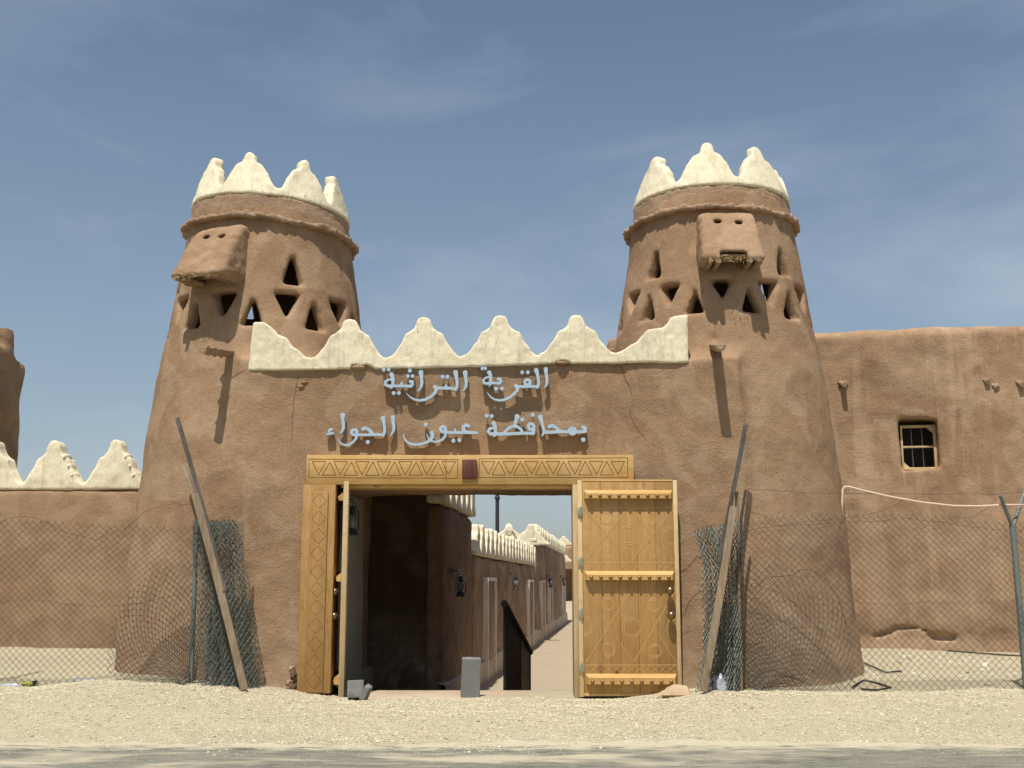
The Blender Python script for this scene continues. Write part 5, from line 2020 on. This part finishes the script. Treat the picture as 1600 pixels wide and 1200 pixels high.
tag(ob('stake', MB().tube([at(1156, 1078, 13.40), at(1158, 812, 13.40), at(1165, 765, 13.42)], [0.018, 0.018, 0.016], 8).mesh('stake', angle=R(50)), M['grey_wood']), 'dark thin stake standing beside the light stake right of the gate', 'stake', 'stakes in the right-hand mesh')

# ------------------------------------------------------------------ blocks, rock, rubbish
def cinder(name, loc, rot, size, label, group='concrete blocks at the threshold'):
    m_ = MB().box((-size[0] / 2, -size[1] / 2, 0), (size[0] / 2, size[1] / 2, size[2]), 0.008, jit=0.004)
    bmesh.ops.subdivide_edges(m_.bm, edges=m_.bm.edges[:], cuts=5, use_grid_fill=True)
    co = np.array([v.co[:] for v in m_.bm.verts])
    d = vnoise(co + np.array(loc), 22, 5) * 0.006 + np.minimum(vnoise(co + np.array(loc), 9, 6) + 0.35, 0) * 0.03
    for v, k in zip(m_.bm.verts, d):
        v.co += v.co.normalized() * k
    o = ob(name, m_.mesh(name), M['concrete'])
    o.location = loc
    o.rotation_euler = rot
    return tag(o, label, 'block', group)


c = at(734, 1094, 13.75)
cinder('concrete_block', (c.x, 13.80, 0.085), (R(3), R(1.5), R(6)), (0.22, 0.16, 0.46), 'grey concrete block standing on end on the threshold left of the black balustrade')
c = at(555, 1094, 13.45)
cinder('concrete_block', (c.x - 0.01, 13.50, 0.10), (R(-12), R(0), R(8)), (0.19, 0.16, 0.20), 'grey concrete block tilted against the foot of the left door leaf')
cinder('concrete_block', (c.x + 0.095, 13.44, 0.095), (R(6), R(24), R(-12)), (0.07, 0.13, 0.17), 'narrow broken concrete piece leaning on the tilted block')
for (px, py, Yb, s_) in ((776, 1094, 13.9, 0.05), (768, 1096, 13.85, 0.035)):
    c = at(px, py, Yb)
    tag(lump('stone', (c.x, Yb, 0.10), (s_, s_ * 0.7, s_ * 0.8), int(px), M['rock'], None, 2, 0.4), 'small brown stone beside the balustrade, %s of the two' % ('larger' if s_ > 0.04 else 'smaller'), 'stone', 'stones by the balustrade')
c = at(1054, 1083, 13.30)
tag(lump('rock', (c.x, 13.30, c.z - 0.01), (0.22, 0.15, 0.09), 205, M['rock'], None, 2, 0.55, 1.3), 'flat tan rock on the gravel below the open right door leaf', 'rock')
# stub under the right leaf, with the shade there added as dark timber
tag(ob('stub_with_shade', MB().box((0.98, 13.72, 0.02), (2.0, 13.85, 0.10), 0.008, jit=0.004).mesh('stub_with_shade'), M['grey_wood']), 'dark timber stub, drawn long to stand for shade under the right door leaf', 'timber')

# bottle and bag caught in the mesh on the right
c = at(1108, 1078, 13.16)
bt = thing('plastic_bottle', (c.x, 13.16, c.z - 0.01), 'clear plastic water bottle with dark label at the foot of the right plank', 'bottle')
bt.rotation_euler = (R(6), R(-8), 0)
local(bt, 'bottle_body', MB().lathe([(0.028, 0), (0.034, 0.01), (0.034, 0.06), (0.031, 0.08), (0.034, 0.10), (0.034, 0.15), (0.022, 0.185), (0.013, 0.20), (0.013, 0.215)], n=14).mesh('bottle_body', smooth=True), M['plastic'])
local(bt, 'label_band', MB().lathe([(0.0350, 0.045), (0.0355, 0.05), (0.0355, 0.095), (0.0350, 0.10)], n=14).mesh('label_band', smooth=True), M['label_blue'])
local(bt, 'cap', MB().lathe([(0.016, 0.212), (0.016, 0.232), (0.012, 0.235)], n=12).mesh('cap', angle=R(40)), M['paper'])
c = at(1124, 1072, 13.22)
tag(lump('plastic_bag', (c.x, 13.22, c.z), (0.075, 0.05, 0.10), 211, M['plastic'], None, 3, 0.55, 2.5), 'crumpled clear plastic bag beside the bottle in the right-hand mesh', 'bag')
c = at(1363, 1092, 12.95)
tag(lump('paper_scrap', (c.x, 12.95, c.z), (0.04, 0.03, 0.014), 213, M['paper'], None, 2, 0.5), 'white paper scrap on the gravel in front of the right fence', 'litter')
# rubbish at the left fence foot
c = at(47, 1069, 13.36)
wr = thing('wrapper', (c.x, 13.36, c.z - 0.03), 'crumpled yellow and black striped wrapper at the foot of the left fence', 'litter')
o = lump('film', (c.x, 13.36, c.z - 0.005), (0.085, 0.05, 0.032), 231, M['yellow'], wr, 3, 0.7, 3.0)
for q in range(3):
    lump('stripe', (c.x + 0.025 + 0.022 * q, 13.345, c.z + 0.005 * q), (0.007, 0.045, 0.034), 233 + q, M['black'], wr, 2, 0.4)
c = at(14, 1073, 13.33)
o = ob('plastic_bottle', MB().lathe([(0.028, 0), (0.034, 0.01), (0.034, 0.09), (0.030, 0.11), (0.034, 0.13), (0.034, 0.16), (0.020, 0.19), (0.013, 0.205), (0.013, 0.225)], n=14).mesh('plastic_bottle', smooth=True), M['plastic'])
o.location = (c.x - 0.08, 13.33, c.z)
o.rotation_euler = (0, R(86), R(-10))
tag(o, 'clear plastic bottle lying left of the striped wrapper at the left fence', 'bottle')
c = at(136, 1064, 13.40)
tag(lump('plastic_bag', (c.x, 13.42, c.z), (0.14, 0.06, 0.03), 217, M['plastic'], None, 3, 0.5, 2.5), 'flattened clear plastic bag on the ground behind the left fence', 'bag')


def scatter_quads(n, x0, x1, y0, y1, s0, s1, seed):
    rg = np.random.default_rng(seed)
    x, y = rg.uniform(x0, x1, n), rg.uniform(y0, y1, n)
    return x, y, rg.uniform(s0, s1, n), rg


# pale debris behind the right fence
x_, y_, s_, rg = scatter_quads(170, 4.5, 7.4, 13.9, 16.2, 0.008, 0.035, 31)
octv = np.array([[1, 0, 0], [0.3, 0.9, 0], [-0.8, 0.5, 0], [-0.8, -0.6, 0], [0.4, -0.9, 0], [0, 0, 0.8], [0, 0, -0.8]])
octf = np.array([[i, (i + 1) % 5, 5] for i in range(5)] + [[(i + 1) % 5, i, 6] for i in range(5)])


def stones(x, y, s, rg, flat=(0.45, 0.8), sink=0.15, zf=None):
    n = len(x)
    a = rg.uniform(0, 2 * math.pi, n)
    tl = rg.uniform(-0.5, 0.5, n)
    V = np.repeat(octv[None], n, 0) * (1 + rg.uniform(-0.25, 0.25, (n, 7, 1)))
    V[:, :, 2] *= rg.uniform(flat[0], flat[1], n)[:, None]
    V *= s[:, None, None]
    c, q = np.cos(tl)[:, None], np.sin(tl)[:, None]
    X, Z = V[:, :, 0] * c - V[:, :, 2] * q, V[:, :, 0] * q + V[:, :, 2] * c
    V[:, :, 0], V[:, :, 2] = X, Z
    c, q = np.cos(a)[:, None], np.sin(a)[:, None]
    X, Y = V[:, :, 0] * c - V[:, :, 1] * q, V[:, :, 0] * q + V[:, :, 1] * c
    V[:, :, 0], V[:, :, 1] = X + x[:, None], Y + y[:, None]
    z = ground_full(x, y) if zf is None else zf(x, y)
    V[:, :, 2] += (z + s * sink)[:, None]
    Fc = (np.arange(n)[:, None, None] * 7 + octf[None]).reshape(-1, 3)
    return V.reshape(-1, 3), Fc


v, f = stones(x_, y_, s_, rg, (0.15, 0.4))
tag(ob('plaster_debris', mesh_np('plaster_debris', v, f, False), M['paper']), 'scattered white plaster crumbs on the ground behind the right fence', 'debris', kind='stuff')
# dark cables and sticks behind the right fence; one stick imitates a post shadow
for pxs, nm in (([(1350, 1037), (1368, 1045), (1384, 1052), (1408, 1050)], 'black cable offcut on the ground by the foot of the right tower'),
                ([(1332, 1075), (1350, 1064), (1375, 1070), (1392, 1076), (1370, 1080), (1345, 1078)], 'loop of dark wire lying behind the right fence'),
                ([(1480, 1018), (1520, 1021), (1560, 1024), (1610, 1027)], 'dark stick drawn for a post shadow along the foot of the streaked building'),
                ([(1536, 1073), (1560, 1073), (1600, 1076), (1612, 1077)], 'dark stick lying just behind the right-hand fence post')):
    pts = []
    for px, py in pxs:
        # follow the ground
        best = None
        for Yq in np.linspace(13.4, 17.0, 140):
            p = at(px, py, Yq)
            dlt = p.z - float(groundz(p.x, Yq))
            if best is None or abs(dlt) < best[0]:
                best = (abs(dlt), p)
        pts.append(best[1] + Vector((0, 0, 0.012)))
    tag(ob('cable' if 'stick' not in nm else 'stick', MB().tube(pts, 0.011, 6).mesh('cable', smooth=True), M['black'] if 'stick' not in nm else M['grey_wood']), nm, 'cable' if 'stick' not in nm else 'stick')

# gravel spread over the verge, real stones
rg = np.random.default_rng(5)
N = 80000
x = rg.uniform(-6.6, 6.8, N)
y = 9.5 + 4.35 * rg.beta(1.8, 1.05, N)
e = np.stack([x, y, np.zeros(N)], 1)
dens = 0.02 + 0.25 * np.maximum(vnoise(e * np.array([0.5, 1.6, 1]), 1.5, 9), 0) + sstep(10.0, 10.75, y + 0.35 * vnoise(e, 1.7, 12) + 0.2 * vnoise(e, 5, 13))
k_ = rg.uniform(0, 1, N) < np.clip(dens, 0.02, 1)
k_ &= ~((y > 13.6) & (x > -2.1) & (x < 0.8)) & ~((y > 13.45) & (np.abs(x) > 2.6))
x, y = x[k_], y[k_]
s = 0.005 + 0.0095 * rg.beta(1.3, 3.0, len(x)) + 0.010 * (rg.uniform(0, 1, len(x)) > 0.990)
v, f = stones(x, y, s, rg, (0.5, 0.9), 0.2)
tag(ob('gravel', mesh_np('gravel', v, f, False), M['gravel']), 'pale loose gravel spread between the road and the gate', 'gravel', kind='stuff')
# loose chips on the road
N = 5000
x, y = rg.uniform(-6, 6, N), 8.4 + 2.6 * rg.beta(2.2, 1.0, N)
s = 0.003 + 0.006 * rg.beta(1.2, 4, N)
v, f = stones(x, y, s, rg, (0.5, 0.9), 0.4)
tag(ob('road_chips', mesh_np('road_chips', v, f, False), M['gravel']), 'scattered stone chips on the dusty grey road surface', 'gravel', kind='stuff')
for o in list(bpy.data.objects):
    if o.parent is None and o.get('category') and not o.get('kind'):
        o['kind'] = 'thing'
